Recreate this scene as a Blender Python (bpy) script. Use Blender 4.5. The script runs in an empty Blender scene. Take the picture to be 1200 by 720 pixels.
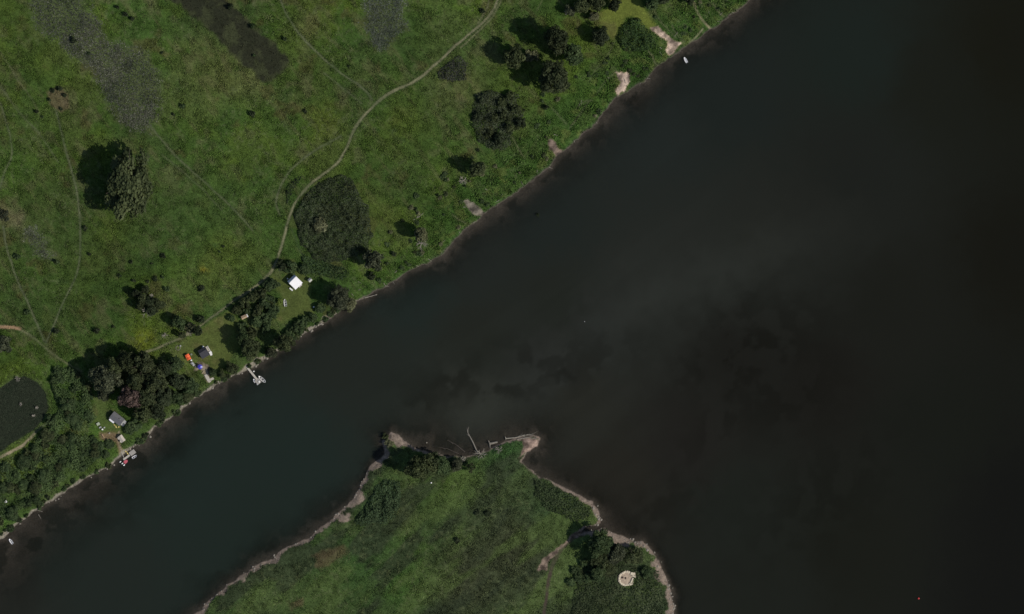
import bpy, math, random
import numpy as np
from mathutils import Vector

rnd = random.Random(11)
RNG = np.random.default_rng(5)
SC = bpy.context.scene
COL = SC.collection
M = 0.5                                     # metres per photograph pixel
CAMZ = 2500.0
SUN_EL, SUN_DIR = 41.0, (0.93, -0.36)        # direction TOWARDS the sun on the ground (east-south-east)

def W(px, py): return ((px - 600) * M, (360 - py) * M)

# ------------------------------------------------------------------ noise and distance helpers
def vnoise(x, y, seed):
    xi = np.floor(x).astype(np.int64); yi = np.floor(y).astype(np.int64)
    fx = (x - xi); fy = (y - yi)
    fx = fx * fx * (3 - 2 * fx); fy = fy * fy * (3 - 2 * fy)
    def h(a, b):
        n = (a * 374761393 + b * 668265263 + seed * 974634777) & 0xFFFFFFFF
        n = ((n ^ (n >> 13)) * 1274126177) & 0xFFFFFFFF
        return ((n ^ (n >> 16)) & 0xFFFF) / 65535.0
    a = h(xi, yi); b = h(xi + 1, yi); c = h(xi, yi + 1); d = h(xi + 1, yi + 1)
    return (a + (b - a) * fx) * (1 - fy) + (c + (d - c) * fx) * fy

def fbm(x, y, scale, octv=4, seed=1, gain=0.55):
    s = 0; a = 1.0; t = 0; f = 1.0 / scale
    for o in range(octv):
        s = s + a * vnoise(x * f + 17.3 * o, y * f - 9.1 * o, seed + o * 7)
        t += a; a *= gain; f *= 2.03
    return s / t

def sstep(a, b, x):
    t = np.clip((x - a) / (b - a), 0, 1)
    return t * t * (3 - 2 * t)

def d_line(P, X, Y, closed=False):
    best = np.full(X.shape, 1e9)
    n = len(P)
    for i in range(n if closed else n - 1):
        x0, y0 = P[i]; x1, y1 = P[(i + 1) % n]
        dx, dy = x1 - x0, y1 - y0
        L = dx * dx + dy * dy + 1e-9
        t = np.clip(((X - x0) * dx + (Y - y0) * dy) / L, 0, 1)
        d = (X - x0 - t * dx) ** 2 + (Y - y0 - t * dy) ** 2
        best = np.minimum(best, d)
    return np.sqrt(best)

def inside(P, X, Y):
    r = np.zeros(X.shape, bool); n = len(P)
    for i in range(n):
        x0, y0 = P[i]; x1, y1 = P[(i + 1) % n]
        if y0 == y1: continue
        c = ((y0 > Y) != (y1 > Y)) & (X < (x1 - x0) * (Y - y0) / (y1 - y0) + x0)
        r ^= c
    return r

def sd(P, X, Y):                             # positive inside
    d = d_line(P, X, Y, True)
    return np.where(inside(P, X, Y), d, -d)

def local(fn, P, X, Y, margin, default):     # evaluate fn only near the shape
    out = np.full(X.shape, default, float)
    xs = [p[0] for p in P]; ys = [p[1] for p in P]
    m = (X > min(xs) - margin) & (X < max(xs) + margin) & (Y > min(ys) - margin) & (Y < max(ys) + margin)
    if m.any(): out[m] = fn(P, X[m], Y[m])
    return out

def idw(pts, X, Y, p=2.5):
    num = 0; den = 0
    for (x, y, v) in pts:
        w = 1.0 / (((X - x) ** 2 + (Y - y) ** 2) + 60.0) ** (p / 2)
        num = num + w * v; den = den + w
    return num / den

def smooth_line(P, it=2):                    # Chaikin
    for _ in range(it):
        Q = [P[0]]
        for a, b in zip(P[:-1], P[1:]):
            Q.append((a[0] * .75 + b[0] * .25, a[1] * .75 + b[1] * .25))
            Q.append((a[0] * .25 + b[0] * .75, a[1] * .25 + b[1] * .75))
        Q.append(P[-1]); P = Q
    return P

# ------------------------------------------------------------------ the map (photograph pixels)
SHORE = [(-70, 682), (-30, 652), (0, 633), (22, 614), (45, 596), (75, 577), (100, 562), (130, 545), (146, 533), (165, 518), (180, 504),
         (200, 490), (225, 471), (245, 457), (262, 446), (280, 437), (300, 428), (325, 412), (350, 396), (375, 380), (387, 373),
         (402, 361), (425, 350), (445, 338), (470, 325), (490, 313), (518, 298), (540, 276), (566, 252), (600, 230),
         (628, 209), (655, 184), (690, 155), (718, 119), (733, 110), (752, 96), (775, 76), (796, 60), (815, 49), (835, 35), (862, 13),
         (884, -4), (960, -62)]
LAND = SHORE + [(9000, -6300), (-9000, -9000), (-9000, 7300)]
ISLE = [(226, 722), (238, 711), (262, 691), (300, 663), (335, 644), (365, 627), (395, 606), (414, 584), (427, 560), (433, 546), (449, 530),
        (447, 514), (459, 506), (468, 512), (477, 520), (500, 528), (522, 536), (545, 535), (562, 529), (580, 522), (598, 514), (626, 509),
        (634, 514), (630, 526), (616, 531), (611, 541), (625, 553), (650, 567), (675, 576), (691, 586), (703, 601), (703, 612),
        (694, 617), (688, 620), (683, 623), (684, 625), (690, 624), (697, 622), (706, 619), (725, 627), (752, 634),
        (766, 648), (778, 670), (788, 690), (791, 722), (797, 770), (830, 900), (800, 1300), (300, 1500), (-100, 1050), (90, 840)]
DRY_POND = [(-80, 470), (0, 455), (14, 445), (28, 440), (44, 447), (54, 462), (57, 478), (51, 492), (40, 504), (20, 516), (0, 530), (-80, 560)]
MUD = [(190, -60), (240, -60), (266, 0), (280, 14), (296, 30), (316, 46), (332, 62), (336, 76), (331, 88), (320, 95), (304, 90), (290, 82), (274, 66),
       (255, 48), (236, 30), (216, 14), (198, 0)]
REED_A = [(28, -40), (96, -40), (104, 0), (118, 30), (136, 48), (158, 50), (176, 60), (188, 96), (190, 140), (178, 156), (158, 158), (140, 146), (126, 118),
          (106, 86), (76, 62), (42, 34), (32, 10)]
REED_B = [(428, -40), (474, -40), (478, 8), (474, 32), (462, 48), (446, 64), (434, 54), (424, 34), (422, 10)]
REED_C = [(24, 268), (44, 264), (60, 284), (66, 304), (54, 306), (34, 296)]
HUMM = [(56, 108), (68, 100), (80, 110), (82, 126), (72, 132), (58, 122)]
LAWN_A = [(206, 420), (222, 398), (246, 378), (270, 362), (282, 378), (286, 398), (270, 420), (258, 436), (246, 446), (228, 430)]
LAWN_B = [(316, 318), (328, 326), (336, 318), (352, 318), (366, 330), (364, 352), (370, 368), (350, 370), (330, 380), (322, 376), (332, 350), (322, 336)]
LAWN_C = [(696, -40), (760, -40), (752, 0), (756, 12), (768, 28), (764, 36), (752, 30), (742, 20), (732, 22), (724, 36), (718, 46), (704, 26), (702, 14), (716, 8)]
LAWN_D = [(112, 470), (126, 472), (128, 496), (146, 494), (152, 500), (142, 508), (120, 508), (110, 498)]
DIRT_D = [(116, 508), (138, 506), (142, 522), (146, 532), (141, 532), (136, 518), (120, 516)]
SANDS = [[(762, 34), (770, 30), (782, 42), (790, 47), (799, 52), (792, 60), (786, 66), (780, 58), (781, 48), (768, 44)],
         [(720, 84), (727, 83), (736, 84), (738, 96), (730, 107), (723, 115), (721, 107), (724, 96)],
         [(541, 235), (550, 234), (566, 246), (572, 254), (562, 256), (551, 248)],
         [(642, 158), (650, 166), (660, 178), (652, 184), (643, 176)],
         [(378, 372), (390, 362), (402, 358), (404, 364), (392, 373), (382, 379)],
         [(612, 514), (632, 510), (632, 524), (618, 532), (608, 538), (612, 526)],
         [(232, 424), (244, 428), (248, 446), (240, 446), (238, 434), (228, 436)],
         [(676, 622), (686, 622), (678, 630), (668, 634), (654, 646), (644, 660), (640, 668), (628, 668), (634, 658), (648, 646)]]
BROWN = [[(366, 650), (400, 640), (404, 650), (384, 666), (368, 666)], [(336, 704), (352, 700), (356, 710), (342, 714)]]
TRAILS = [  # points, half width px, strength, colour kind
    ([(590, -50), (584, 4), (570, 24), (548, 42), (534, 54), (510, 76), (490, 94), (462, 106), (444, 118), (428, 134), (414, 152), (406, 176), (396, 192), (376, 206),
      (356, 222), (342, 246), (336, 266)], 1.5, .85, 'pale'),
    ([(336, 266), (330, 290), (324, 306), (317, 320), (300, 336), (272, 354), (246, 374), (226, 388), (206, 399), (186, 408), (164, 415)], 1.4, .9, 'pale'),
    ([(576, -50), (574, 6), (560, 28)], .9, .5, 'pale'), ([(592, -10), (580, 18), (562, 36), (540, 56)], .9, .5, 'pale'),
    ([(-60, 380), (0, 382), (24, 385), (40, 396), (54, 408), (72, 422), (96, 436)], 1.2, .5, 'pale'),
    ([(-60, 380), (0, 383), (24, 385)], 1.6, .9, 'rust'),
    ([(66, 130), (78, 180), (90, 220), (94, 260), (95, 300), (90, 326), (76, 350), (64, 380), (54, 402)], .9, .45, 'green'),
    ([(4, 266), (8, 290), (18, 324), (34, 356), (44, 380), (52, 400)], .9, .5, 'green'),
    ([(0, 220), (6, 200), (16, 180), (10, 150), (0, 120)], .9, .4, 'green'),
    ([(322, -20), (336, 20), (352, 42), (386, 76), (420, 100), (430, 108), (436, 118)], .9, .45, 'green'),
    ([(380, 86), (410, 110), (424, 122)], .8, .3, 'green'),
    ([(170, 140), (204, 182), (236, 210), (260, 232), (284, 256), (296, 270)], .8, .4, 'green'), ([(190, 182), (230, 214), (260, 246)], .7, .25, 'green'),
    ([(400, 160), (372, 174), (350, 190), (334, 206), (322, 236), (328, 252)], 1.0, .4, 'green'),
    ([(342, 268), (350, 290), (362, 316), (366, 326)], .9, .35, 'dark'),
    ([(-40, 556), (0, 536), (22, 526), (34, 516), (42, 506)], 1.7, .95, 'sand'), ([(42, 506), (60, 492), (76, 478)], 1.2, .5, 'green'),
    ([(0, 100), (20, 130), (50, 160), (68, 190)], .7, .3, 'green'),
    ([(0, 60), (18, 90), (34, 110), (50, 140)], .7, .3, 'pale'),
    ([(140, 506), (138, 514), (141, 524), (145, 534)], 1.2, .9, 'sand'),
    ([(236, 432), (240, 440), (244, 448)], 1.2, .6, 'sand'),
    ([(690, 120), (676, 140), (668, 150)], .6, .5, 'pale'), ([(760, 60), (765, 66), (766, 74), (776, 80)], .8, .7, 'pale'),
    ([(812, 0), (818, 16), (824, 26), (834, 36)], 1.4, .6, 'sand'), ([(788, 30), (792, 40), (802, 50)], .7, .5, 'pale'),
    ([(824, 34), (816, 44), (808, 50)], .8, .8, 'pale'), ([(636, 0), (630, 12)], .5, .3, 'pale'),
    ([(686, 623), (668, 634), (656, 646), (647, 662), (641, 690), (637, 730)], 2.0, .9, 'mud'),
    ([(766, 12), (774, 26), (784, 36), (792, 44)], .6, .5, 'pale'), ([(835, 4), (842, 14), (848, 20)], .7, .5, 'pale'),
    ([(600, 160), (606, 172), (612, 182)], .6, .5, 'pale'), ([(648, 128), (656, 138), (664, 146)], .6, .5, 'pale'),
    ([(676, 128), (684, 120), (694, 118)], .6, .5, 'pale'), ([(530, 252), (538, 258), (546, 262)], .6, .5, 'pale'),
    ([(700, 110), (708, 96), (722, 84)], .6, .4, 'pale'), ([(720, 50), (712, 66), (700, 80), (690, 96)], .6, .3, 'pale')]
TCOL = {'pale': (.175, .168, .095), 'rust': (.27, .17, .10), 'green': (.115, .125, .066), 'dark': (.03, .04, .02), 'sand': (.30, .24, .16), 'mud': (.055, .04, .032)}
GRAVEL = [(0, 628, 5), (40, 596, 3.5), (100, 560, 3.0), (145, 530, 4), (200, 487, 2.6), (250, 452, 2.6), (290, 430, 6), (330, 406, 3.2), (390, 370, 5),
          (440, 338, 1.0), (500, 304, .6), (560, 254, .8), (620, 210, .6), (690, 152, 1.0), (760, 84, .6), (830, 36, 1.0), (880, 0, 1.0),
          (240, 708, 5.5), (300, 660, 6), (360, 628, 5.5), (390, 612, 8), (412, 588, 12), (424, 566, 10), (432, 548, 6), (455, 512, 14), (490, 526, 4), (540, 534, 2), (600, 520, 4),
          (640, 562, 3.5), (690, 590, 8), (700, 610, 9), (730, 630, 12), (768, 655, 16), (784, 690, 15), (788, 730, 14), (672, 628, 4)]
SHALLOW = [(0, 660, 60), (60, 600, 46), (150, 545, 34), (250, 470, 30), (330, 420, 15), (420, 360, 16), (500, 320, 22), (600, 240, 24), (700, 160, 26),
           (740, 120, 32), (790, 75, 22), (810, 62, 22), (850, 35, 30), (900, 0, 28), (230, 710, 12), (300, 660, 16), (390, 610, 26), (432, 550, 8), (455, 500, 14), (510, 515, 40), (560, 505, 24),
           (640, 515, 20), (630, 540, 20), (690, 580, 12), (720, 612, 20), (790, 660, 9), (800, 720, 9)]
THICKET_BIG = [(350, 240), (364, 222), (386, 209), (405, 203), (414, 212), (424, 232), (434, 252), (438, 274), (430, 292), (412, 302), (386, 308), (366, 302), (354, 286), (346, 262)]
THICKET_LEAF = [(722, 46), (728, 32), (738, 22), (748, 20), (756, 30), (764, 42), (770, 56), (752, 60), (730, 60)]
THICKET_ISLE = [(418, 604), (432, 588), (440, 570), (450, 562), (468, 566), (470, 580), (466, 606), (452, 614), (438, 613), (424, 616), (414, 612)]
THICKET_EAST = [(626, 560), (652, 572), (678, 584), (692, 598), (690, 608), (672, 612), (656, 604), (640, 596), (626, 580)]
THICKET_N = [(514, 84), (526, 72), (540, 64), (548, 74), (546, 92), (532, 98), (518, 94)]
THICKET_W = [(334, 230), (338, 216), (348, 208), (358, 206), (350, 216), (340, 230), (336, 240)]
THICKET_C = [(352, 296), (372, 306), (400, 312), (412, 318), (398, 330), (376, 324), (362, 318)]
THICKET_SE = [(676, 668), (690, 656), (720, 660), (770, 668), (776, 690), (780, 730), (668, 730)]
WOOD_POLY = [(58, 440), (66, 428), (92, 434), (104, 450), (108, 472), (112, 490), (104, 506), (112, 520), (116, 538), (96, 552), (70, 568), (48, 584), (24, 598), (-10, 620), (-50, 640), (-60, 574), (0, 544),
             (38, 520), (58, 500), (66, 480), (62, 460)]

# ------------------------------------------------------------------ materials
def mat(name, col, rough=.8, var=.25, scale=1.5, metal=0.0, spec=.25, stripes=0, bump=.0):
    m = bpy.data.materials.new(name); m.use_nodes = True
    nt = m.node_tree; b = nt.nodes['Principled BSDF']
    b.inputs['Roughness'].default_value = rough; b.inputs['Metallic'].default_value = metal
    b.inputs['Specular IOR Level'].default_value = spec
    tc = nt.nodes.new('ShaderNodeTexCoord')
    no = nt.nodes.new('ShaderNodeTexNoise'); no.inputs['Scale'].default_value = scale; no.inputs['Detail'].default_value = 5
    nt.links.new(tc.outputs['Object'], no.inputs['Vector'])
    mr = nt.nodes.new('ShaderNodeMapRange'); mr.inputs[1].default_value = .25; mr.inputs[2].default_value = .75
    mr.inputs[3].default_value = 1 - var; mr.inputs[4].default_value = 1 + var
    nt.links.new(no.outputs['Fac'], mr.inputs[0])
    fac = mr.outputs[0]
    if stripes:
        wv = nt.nodes.new('ShaderNodeTexWave'); wv.inputs['Scale'].default_value = stripes; wv.bands_direction = 'X'
        nt.links.new(tc.outputs['Object'], wv.inputs['Vector'])
        m2 = nt.nodes.new('ShaderNodeMapRange'); m2.inputs[3].default_value = .8; m2.inputs[4].default_value = 1.0
        nt.links.new(wv.outputs['Fac'], m2.inputs[0])
        mu = nt.nodes.new('ShaderNodeMath'); mu.operation = 'MULTIPLY'
        nt.links.new(fac, mu.inputs[0]); nt.links.new(m2.outputs[0], mu.inputs[1]); fac = mu.outputs[0]
    vm = nt.nodes.new('ShaderNodeVectorMath'); vm.operation = 'SCALE'; vm.inputs[0].default_value = col
    nt.links.new(fac, vm.inputs['Scale'])
    nt.links.new(vm.outputs['Vector'], b.inputs['Base Color'])
    if bump:
        bp = nt.nodes.new('ShaderNodeBump'); bp.inputs['Strength'].default_value = bump; bp.inputs['Distance'].default_value = .1
        nt.links.new(no.outputs['Fac'], bp.inputs['Height']); nt.links.new(bp.outputs[0], b.inputs['Normal'])
    return m

def leaf_mat(name, col, col2, trans=.28):
    m = bpy.data.materials.new(name); m.use_nodes = True
    nt = m.node_tree; b = nt.nodes['Principled BSDF']; out = nt.nodes['Material Output']
    b.inputs['Roughness'].default_value = .7; b.inputs['Specular IOR Level'].default_value = .2
    at = nt.nodes.new('ShaderNodeAttribute'); at.attribute_name = 'tone'
    mx = nt.nodes.new('ShaderNodeMix'); mx.data_type = 'RGBA'
    mx.inputs[6].default_value = (*col, 1); mx.inputs[7].default_value = (*col2, 1)
    nt.links.new(at.outputs['Fac'], mx.inputs[0])
    oi = nt.nodes.new('ShaderNodeObjectInfo')
    mr = nt.nodes.new('ShaderNodeMapRange'); mr.inputs[3].default_value = .78; mr.inputs[4].default_value = 1.25
    nt.links.new(oi.outputs['Random'], mr.inputs[0])
    vm = nt.nodes.new('ShaderNodeVectorMath'); vm.operation = 'SCALE'
    nt.links.new(mx.outputs[2], vm.inputs[0]); nt.links.new(mr.outputs[0], vm.inputs['Scale'])
    nt.links.new(vm.outputs['Vector'], b.inputs['Base Color'])
    tr = nt.nodes.new('ShaderNodeBsdfTranslucent'); nt.links.new(vm.outputs['Vector'], tr.inputs['Color'])
    ms = nt.nodes.new('ShaderNodeMixShader'); ms.inputs[0].default_value = trans
    nt.links.new(b.outputs[0], ms.inputs[1]); nt.links.new(tr.outputs[0], ms.inputs[2]); nt.links.new(ms.outputs[0], out.inputs['Surface'])
    return m

def attr_mat(name, attr, rough=.95, fine=.35, scale=1.2, bump=.0):
    m = bpy.data.materials.new(name); m.use_nodes = True
    nt = m.node_tree; b = nt.nodes['Principled BSDF']
    b.inputs['Roughness'].default_value = rough; b.inputs['Specular IOR Level'].default_value = .12
    at = nt.nodes.new('ShaderNodeAttribute'); at.attribute_name = attr
    tc = nt.nodes.new('ShaderNodeTexCoord')
    no = nt.nodes.new('ShaderNodeTexNoise'); no.inputs['Scale'].default_value = scale; no.inputs['Detail'].default_value = 6; no.inputs['Roughness'].default_value = .65
    nt.links.new(tc.outputs['Object'], no.inputs['Vector'])
    mr = nt.nodes.new('ShaderNodeMapRange'); mr.inputs[1].default_value = .3; mr.inputs[2].default_value = .7
    mr.inputs[3].default_value = 1 - fine; mr.inputs[4].default_value = 1 + fine
    nt.links.new(no.outputs['Fac'], mr.inputs[0])
    vm = nt.nodes.new('ShaderNodeVectorMath'); vm.operation = 'SCALE'
    nt.links.new(at.outputs['Color'], vm.inputs[0]); nt.links.new(mr.outputs[0], vm.inputs['Scale'])
    nt.links.new(vm.outputs['Vector'], b.inputs['Base Color'])
    if bump:
        bp = nt.nodes.new('ShaderNodeBump'); bp.inputs['Strength'].default_value = bump; bp.inputs['Distance'].default_value = .3
        nt.links.new(no.outputs['Fac'], bp.inputs['Height']); nt.links.new(bp.outputs[0], b.inputs['Normal'])
    return m

# ------------------------------------------------------------------ mesh helpers
def np_mesh(name, V, F, attrs=None):         # F: (n,k) constant-size faces
    me = bpy.data.meshes.new(name)
    V = np.asarray(V, np.float32); F = np.asarray(F, np.int32); n, k = F.shape
    me.vertices.add(len(V)); me.vertices.foreach_set('co', V.ravel())
    me.loops.add(n * k); me.loops.foreach_set('vertex_index', F.ravel())
    me.polygons.add(n); me.polygons.foreach_set('loop_start', np.arange(0, n * k, k, dtype=np.int32))
    me.update(calc_edges=True)
    for an, kind, dat in (attrs or []):
        a = me.attributes.new(an, kind, 'POINT')
        if kind == 'FLOAT_COLOR':
            d4 = np.ones((len(V), 4), np.float32); d4[:, :3] = dat; a.data.foreach_set('color', d4.ravel())
        else: a.data.foreach_set('value', np.asarray(dat, np.float32).ravel())
    me.validate()
    return me

def link(name, me, m=None, parent=None):
    o = bpy.data.objects.new(name, me); COL.objects.link(o)
    if m is not None:
        if len(me.materials) == 0: me.materials.append(m)
        elif me.materials[0] is not m:
            o.material_slots[0].link = 'OBJECT'; o.material_slots[0].material = m
    if parent: o.parent = parent
    return o

def tag(o, label=None, cat=None, group=None, kind=None):
    if label: o['label'] = label
    if cat: o['category'] = cat
    if group: o['group'] = group
    if kind: o['kind'] = kind
    return o

class MB:
    def __init__(s): s.v = []; s.f = []
    def add(s, V, F):
        n = len(s.v); s.v += [tuple(p) for p in V]; s.f += [tuple(i + n for i in f) for f in F]; return s
    def box(s, c, d, rz=0, tilt=0):
        V = []
        for x, y, z in [(-1, -1, -1), (1, -1, -1), (1, 1, -1), (-1, 1, -1), (-1, -1, 1), (1, -1, 1), (1, 1, 1), (-1, 1, 1)]:
            px, py, pz = x * d[0] / 2, y * d[1] / 2, z * d[2] / 2
            pz += px * tilt
            V.append((c[0] + px * math.cos(rz) - py * math.sin(rz), c[1] + px * math.sin(rz) + py * math.cos(rz), c[2] + pz))
        return s.add(V, [(0, 3, 2, 1), (4, 5, 6, 7), (0, 1, 5, 4), (1, 2, 6, 5), (2, 3, 7, 6), (3, 0, 4, 7)])
    def prism_x(s, prof, x0, x1):            # profile in (y,z), extruded along x
        n = len(prof); V = [(x0, y, z) for y, z in prof] + [(x1, y, z) for y, z in prof]
        F = [tuple(range(n))[::-1], tuple(range(n, 2 * n))] + [(i, (i + 1) % n, n + (i + 1) % n, n + i) for i in range(n)]
        return s.add(V, F)
    def prism_z(s, prof, z0, z1):
        n = len(prof); V = [(x, y, z0) for x, y in prof] + [(x, y, z1) for x, y in prof]
        F = [tuple(range(n))[::-1], tuple(range(n, 2 * n))] + [(i, (i + 1) % n, n + (i + 1) % n, n + i) for i in range(n)]
        return s.add(V, F)
    def tube(s, pts, rad, n=7):
        V = []; F = []
        for i, p in enumerate(pts):
            a = Vector(pts[max(0, i - 1)]); b = Vector(pts[min(len(pts) - 1, i + 1)])
            d = (b - a); d = d.normalized() if d.length > 1e-6 else Vector((0, 0, 1))
            u = d.cross(Vector((0, 0, 1)) if abs(d.z) < .9 else Vector((1, 0, 0))).normalized(); w = d.cross(u)
            r = rad[i] if isinstance(rad, (list, tuple)) else rad
            for k in range(n):
                t = 2 * math.pi * k / n
                V.append(tuple(Vector(p) + u * math.cos(t) * r + w * math.sin(t) * r))
        for i in range(len(pts) - 1):
            for k in range(n): F.append((i * n + k, i * n + (k + 1) % n, (i + 1) * n + (k + 1) % n, (i + 1) * n + k))
        F.append(tuple(range(n))[::-1]); F.append(tuple(range((len(pts) - 1) * n, len(pts) * n)))
        return s.add(V, F)
    def rock(s, c, r, seed, flat=.6):
        q = random.Random(seed); n = 8; V = []; F = []
        rings = [(-.5, .8), (0, 1.0), (.45, .8), (.75, .4)]
        for z, rr in rings:
            for k in range(n):
                t = 2 * math.pi * k / n; e = r * rr * q.uniform(.75, 1.2)
                V.append((c[0] + e * math.cos(t), c[1] + e * math.sin(t) * .85, c[2] + z * r * flat))
        for i in range(3):
            for k in range(n): F.append((i * n + k, i * n + (k + 1) % n, (i + 1) * n + (k + 1) % n, (i + 1) * n + k))
        F.append(tuple(range(3 * n, 4 * n))); F.append(tuple(range(n))[::-1])
        return s.add(V, F)
    def mesh(s, name):
        me = bpy.data.meshes.new(name); me.from_pydata(s.v, [], s.f); me.update(); return me
    def build(s, name, m, parent=None): return link(name, s.mesh(name), m, parent)

# ------------------------------------------------------------------ ground fields
def ramp_out(start, sign, n=22, f=1.42, s0=2.0):
    r = []; v = start; s = s0
    for _ in range(n):
        v += sign * s; s *= f; r.append(v)
    return r
def axis(a, b, step, s0):
    mid = list(np.arange(a, b + .01, step))
    return np.array(ramp_out(mid[0], -1, s0=s0)[::-1] + mid + ramp_out(mid[-1], 1, s0=s0))

def noise_warp(X, Y, amp, seed):
    ax = (fbm(X, Y, 14, 4, seed) - .5) * 2 * amp; ay = (fbm(X, Y, 14, 4, seed + 50) - .5) * 2 * amp
    return X + ax, Y + ay

def shore_sd(X, Y):
    Xw, Yw = noise_warp(X, Y, 4.2, 3)
    return np.maximum(sd(LAND, Xw, Yw), sd(ISLE, Xw, Yw))

def ground_fields(X, Y):
    """height (m), albedo, grassiness 0..1, tuft height factor"""
    s = shore_sd(X, Y)
    Xw, Yw = noise_warp(X, Y, 3.0, 21)
    Xb, Yb = noise_warp(X, Y, 9.0, 33)
    shp = X.shape
    C = np.zeros(shp + (3,))
    n1 = fbm(X, Y, 90, 5, 101); n2 = fbm(X, Y, 34, 5, 131); n3 = fbm(X, Y, 11, 4, 151); n4 = fbm(X, Y, 4, 3, 171)
    # streaks that run along the meadow (down to the right)
    u = (X * .62 + Y * .78); v = (-X * .78 + Y * .62)
    st = fbm(u * .25, v, 7, 4, 191)
    base = np.array([.045, .077, .021])
    C[:] = base
    def mixc(mask, col, amt=1.0):
        m = np.clip(mask * amt, 0, 1)[..., None]
        C[:] = C * (1 - m) + np.array(col) * m
    mixc(sstep(.50, .68, n1), (.068, .098, .022), .75)               # sunny yellow green
    mixc(sstep(.52, .34, n1), (.038, .062, .025), .7)
    mixc(sstep(.54, .70, n2), (.060, .080, .030), .65)               # olive, seeding grass
    mixc(sstep(.48, .32, n2), (.034, .066, .020), .65)
    mixc(sstep(.56, .72, st), (.082, .086, .050), .55)
    mixc(sstep(.60, .76, fbm(X, Y, 20, 4, 211)), (.088, .084, .058), .5)   # pale straw scraps
    mixc(sstep(.64, .76, fbm(X, Y, 26, 4, 231)), (.060, .048, .028), .55)  # brown scraps
    isl = sd(ISLE, X, Y)
    on_isle = isl > -14
    # lush strip along the north bank
    lush = np.where(on_isle, 0, sstep(70, 25, s)) * sstep(380, 520, X)
    mixc(lush, (.036, .074, .021), .7)
    mixc(lush * sstep(.54, .66, fbm(X, Y, 12, 4, 251)), (.085, .105, .040), .7)
    near_w = np.where(on_isle, 0, sstep(46, 16, s)) * sstep(400, 300, X)
    mixc(near_w, (.042, .066, .026), .7)
    for (x, y, r, col, a) in [(262, 300, 34, (.075, .095, .02), .5), (240, 316, 5, (.19, .14, .02), .6), (168, 400, 16, (.13, .14, .02), .7), (380, 140, 22, (.085, .10, .02), .5),
                              (470, 150, 34, (.075, .105, .02), .6), (130, 265, 26, (.078, .11, .02), .6), (12, 195, 20, (.05, .11, .02), .6), (345, 50, 30, (.06, .095, .02), .5),
                              (250, 90, 34, (.10, .10, .05), .5), (300, 92, 24, (.10, .10, .055), .6), (540, 100, 34, (.105, .10, .055), .55), (230, 55, 22, (.11, .115, .06), .5), (360, 25, 18, (.1, .1, .055), .45), (225, 20, 30, (.04, .065, .03), .5),
                              (20, 150, 50, (.05, .07, .03), .4), (60, 60, 26, (.05, .07, .025), .4), (210, 250, 40, (.045, .08, .025), .5), (500, 30, 50, (.042, .066, .026), .5), (30, 440, 26, (.06, .09, .02), .5),
                              (425, 235, 26, (.07, .09, .025), .5), (450, 260, 26, (.07, .085, .03), .6), (170, 250, 60, (.040, .064, .024), .5), (290, 200, 46, (.038, .064, .024), .5), (90, 330, 40, (.056, .086, .022), .5), (20, 30, 40, (.06, .082, .024), .5), (480, 180, 40, (.044, .072, .022), .5), (330, 280, 40, (.042, .072, .022), .5), (130, 530, 18, (.055, .105, .026), .6), (110, 505, 12, (.055, .105, .026), .6), (8, 610, 16, (.05, .10, .026), .6), (60, 250, 40, (.055, .07, .028), .5)]:
        g = np.exp(-(((Xb - x) ** 2 + (Yb - y) ** 2) / (r * r))) * sstep(.30, .6, n3 + .15)
        mixc(g, col, a * .95)
    # the island's own cover
    mi = sstep(-2, 3, isl)
    mixc(mi, (.037, .060, .021), .85)
    mixc(mi * sstep(.46, .62, n2), (.060, .078, .030), .7)
    for (x, y, r, col, a) in [(600, 640, 62, (.040, .040, .024), .85), (545, 680, 52, (.040, .042, .024), .8), (640, 700, 50, (.048, .058, .028), .6), (560, 600, 40, (.052, .070, .030), .5),
                              (480, 650, 26, (.060, .098, .026), .8), (520, 560, 34, (.066, .098, .024), .7), (330, 690, 30, (.066, .090, .032), .7), (470, 690, 26, (.050, .095, .022), .7), (420, 660, 36, (.040, .078, .022), .6), (300, 700, 22, (.060, .082, .03), .6),
                              (585, 530, 24, (.036, .068, .024), .8), (600, 525, 16, (.034, .066, .022), .8), (720, 700, 26, (.06, .066, .034), .6), (470, 600, 16, (.066, .072, .03), .6), (640, 590, 30, (.035, .060, .024), .6)]:
        g = np.exp(-(((Xb - x) ** 2 + (Yb - y) ** 2) / (r * r)))
        mixc(g * mi, col, a * 1.2)
    us = X * .75 - Y * .66; vs_ = X * .66 + Y * .75
    si = fbm(us * .3, vs_, 26, 4, 441)
    mixc(mi * sstep(.52, .66, si), (.074, .100, .032), .65); mixc(mi * sstep(.50, .38, si), (.030, .037, .021), .8)
    for P in BROWN: mixc(sstep(-3, 3, local(sd, P, Xb, Yb, 25, -99)), (.10, .07, .042), .7)
    grass = np.ones(shp); th = np.ones(shp)
    th = th * (1 - .25 * sstep(.5, .35, n2)) * (1 + .5 * lush)
    # reed beds, mud, hummocks
    reed = np.zeros(shp)
    for P in (REED_A, REED_B, REED_C): reed = np.maximum(reed, sstep(-5, 10, local(sd, P, Xb, Yb, 30, -99)))
    mixc(reed, (.060, .072, .044), .75)
    for P, cl in ((MUD, (.020, .021, .013)),):
        mm = sstep(-3, 3, local(sd, P, Xb, Yb, 30, -99))
        mixc(mm, cl, .95); mixc(mm * sstep(.47, .60, fbm(X, Y, 16, 4, 225)), (.040, .046, .022), .8); grass *= 1 - .8 * mm
    hm = sstep(-2, 2, local(sd, HUMM, Xw, Yw, 20, -99)); mixc(hm, (.10, .075, .05), .75); grass *= 1 - .5 * hm
    for (x, y, r) in [(8, 252, 12), (22, 262, 8)]:
        g = np.exp(-(((Xb - x) ** 2 + (Yb - y) ** 2) / (r * r))); mixc(g, (.13, .115, .09), .8)
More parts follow.
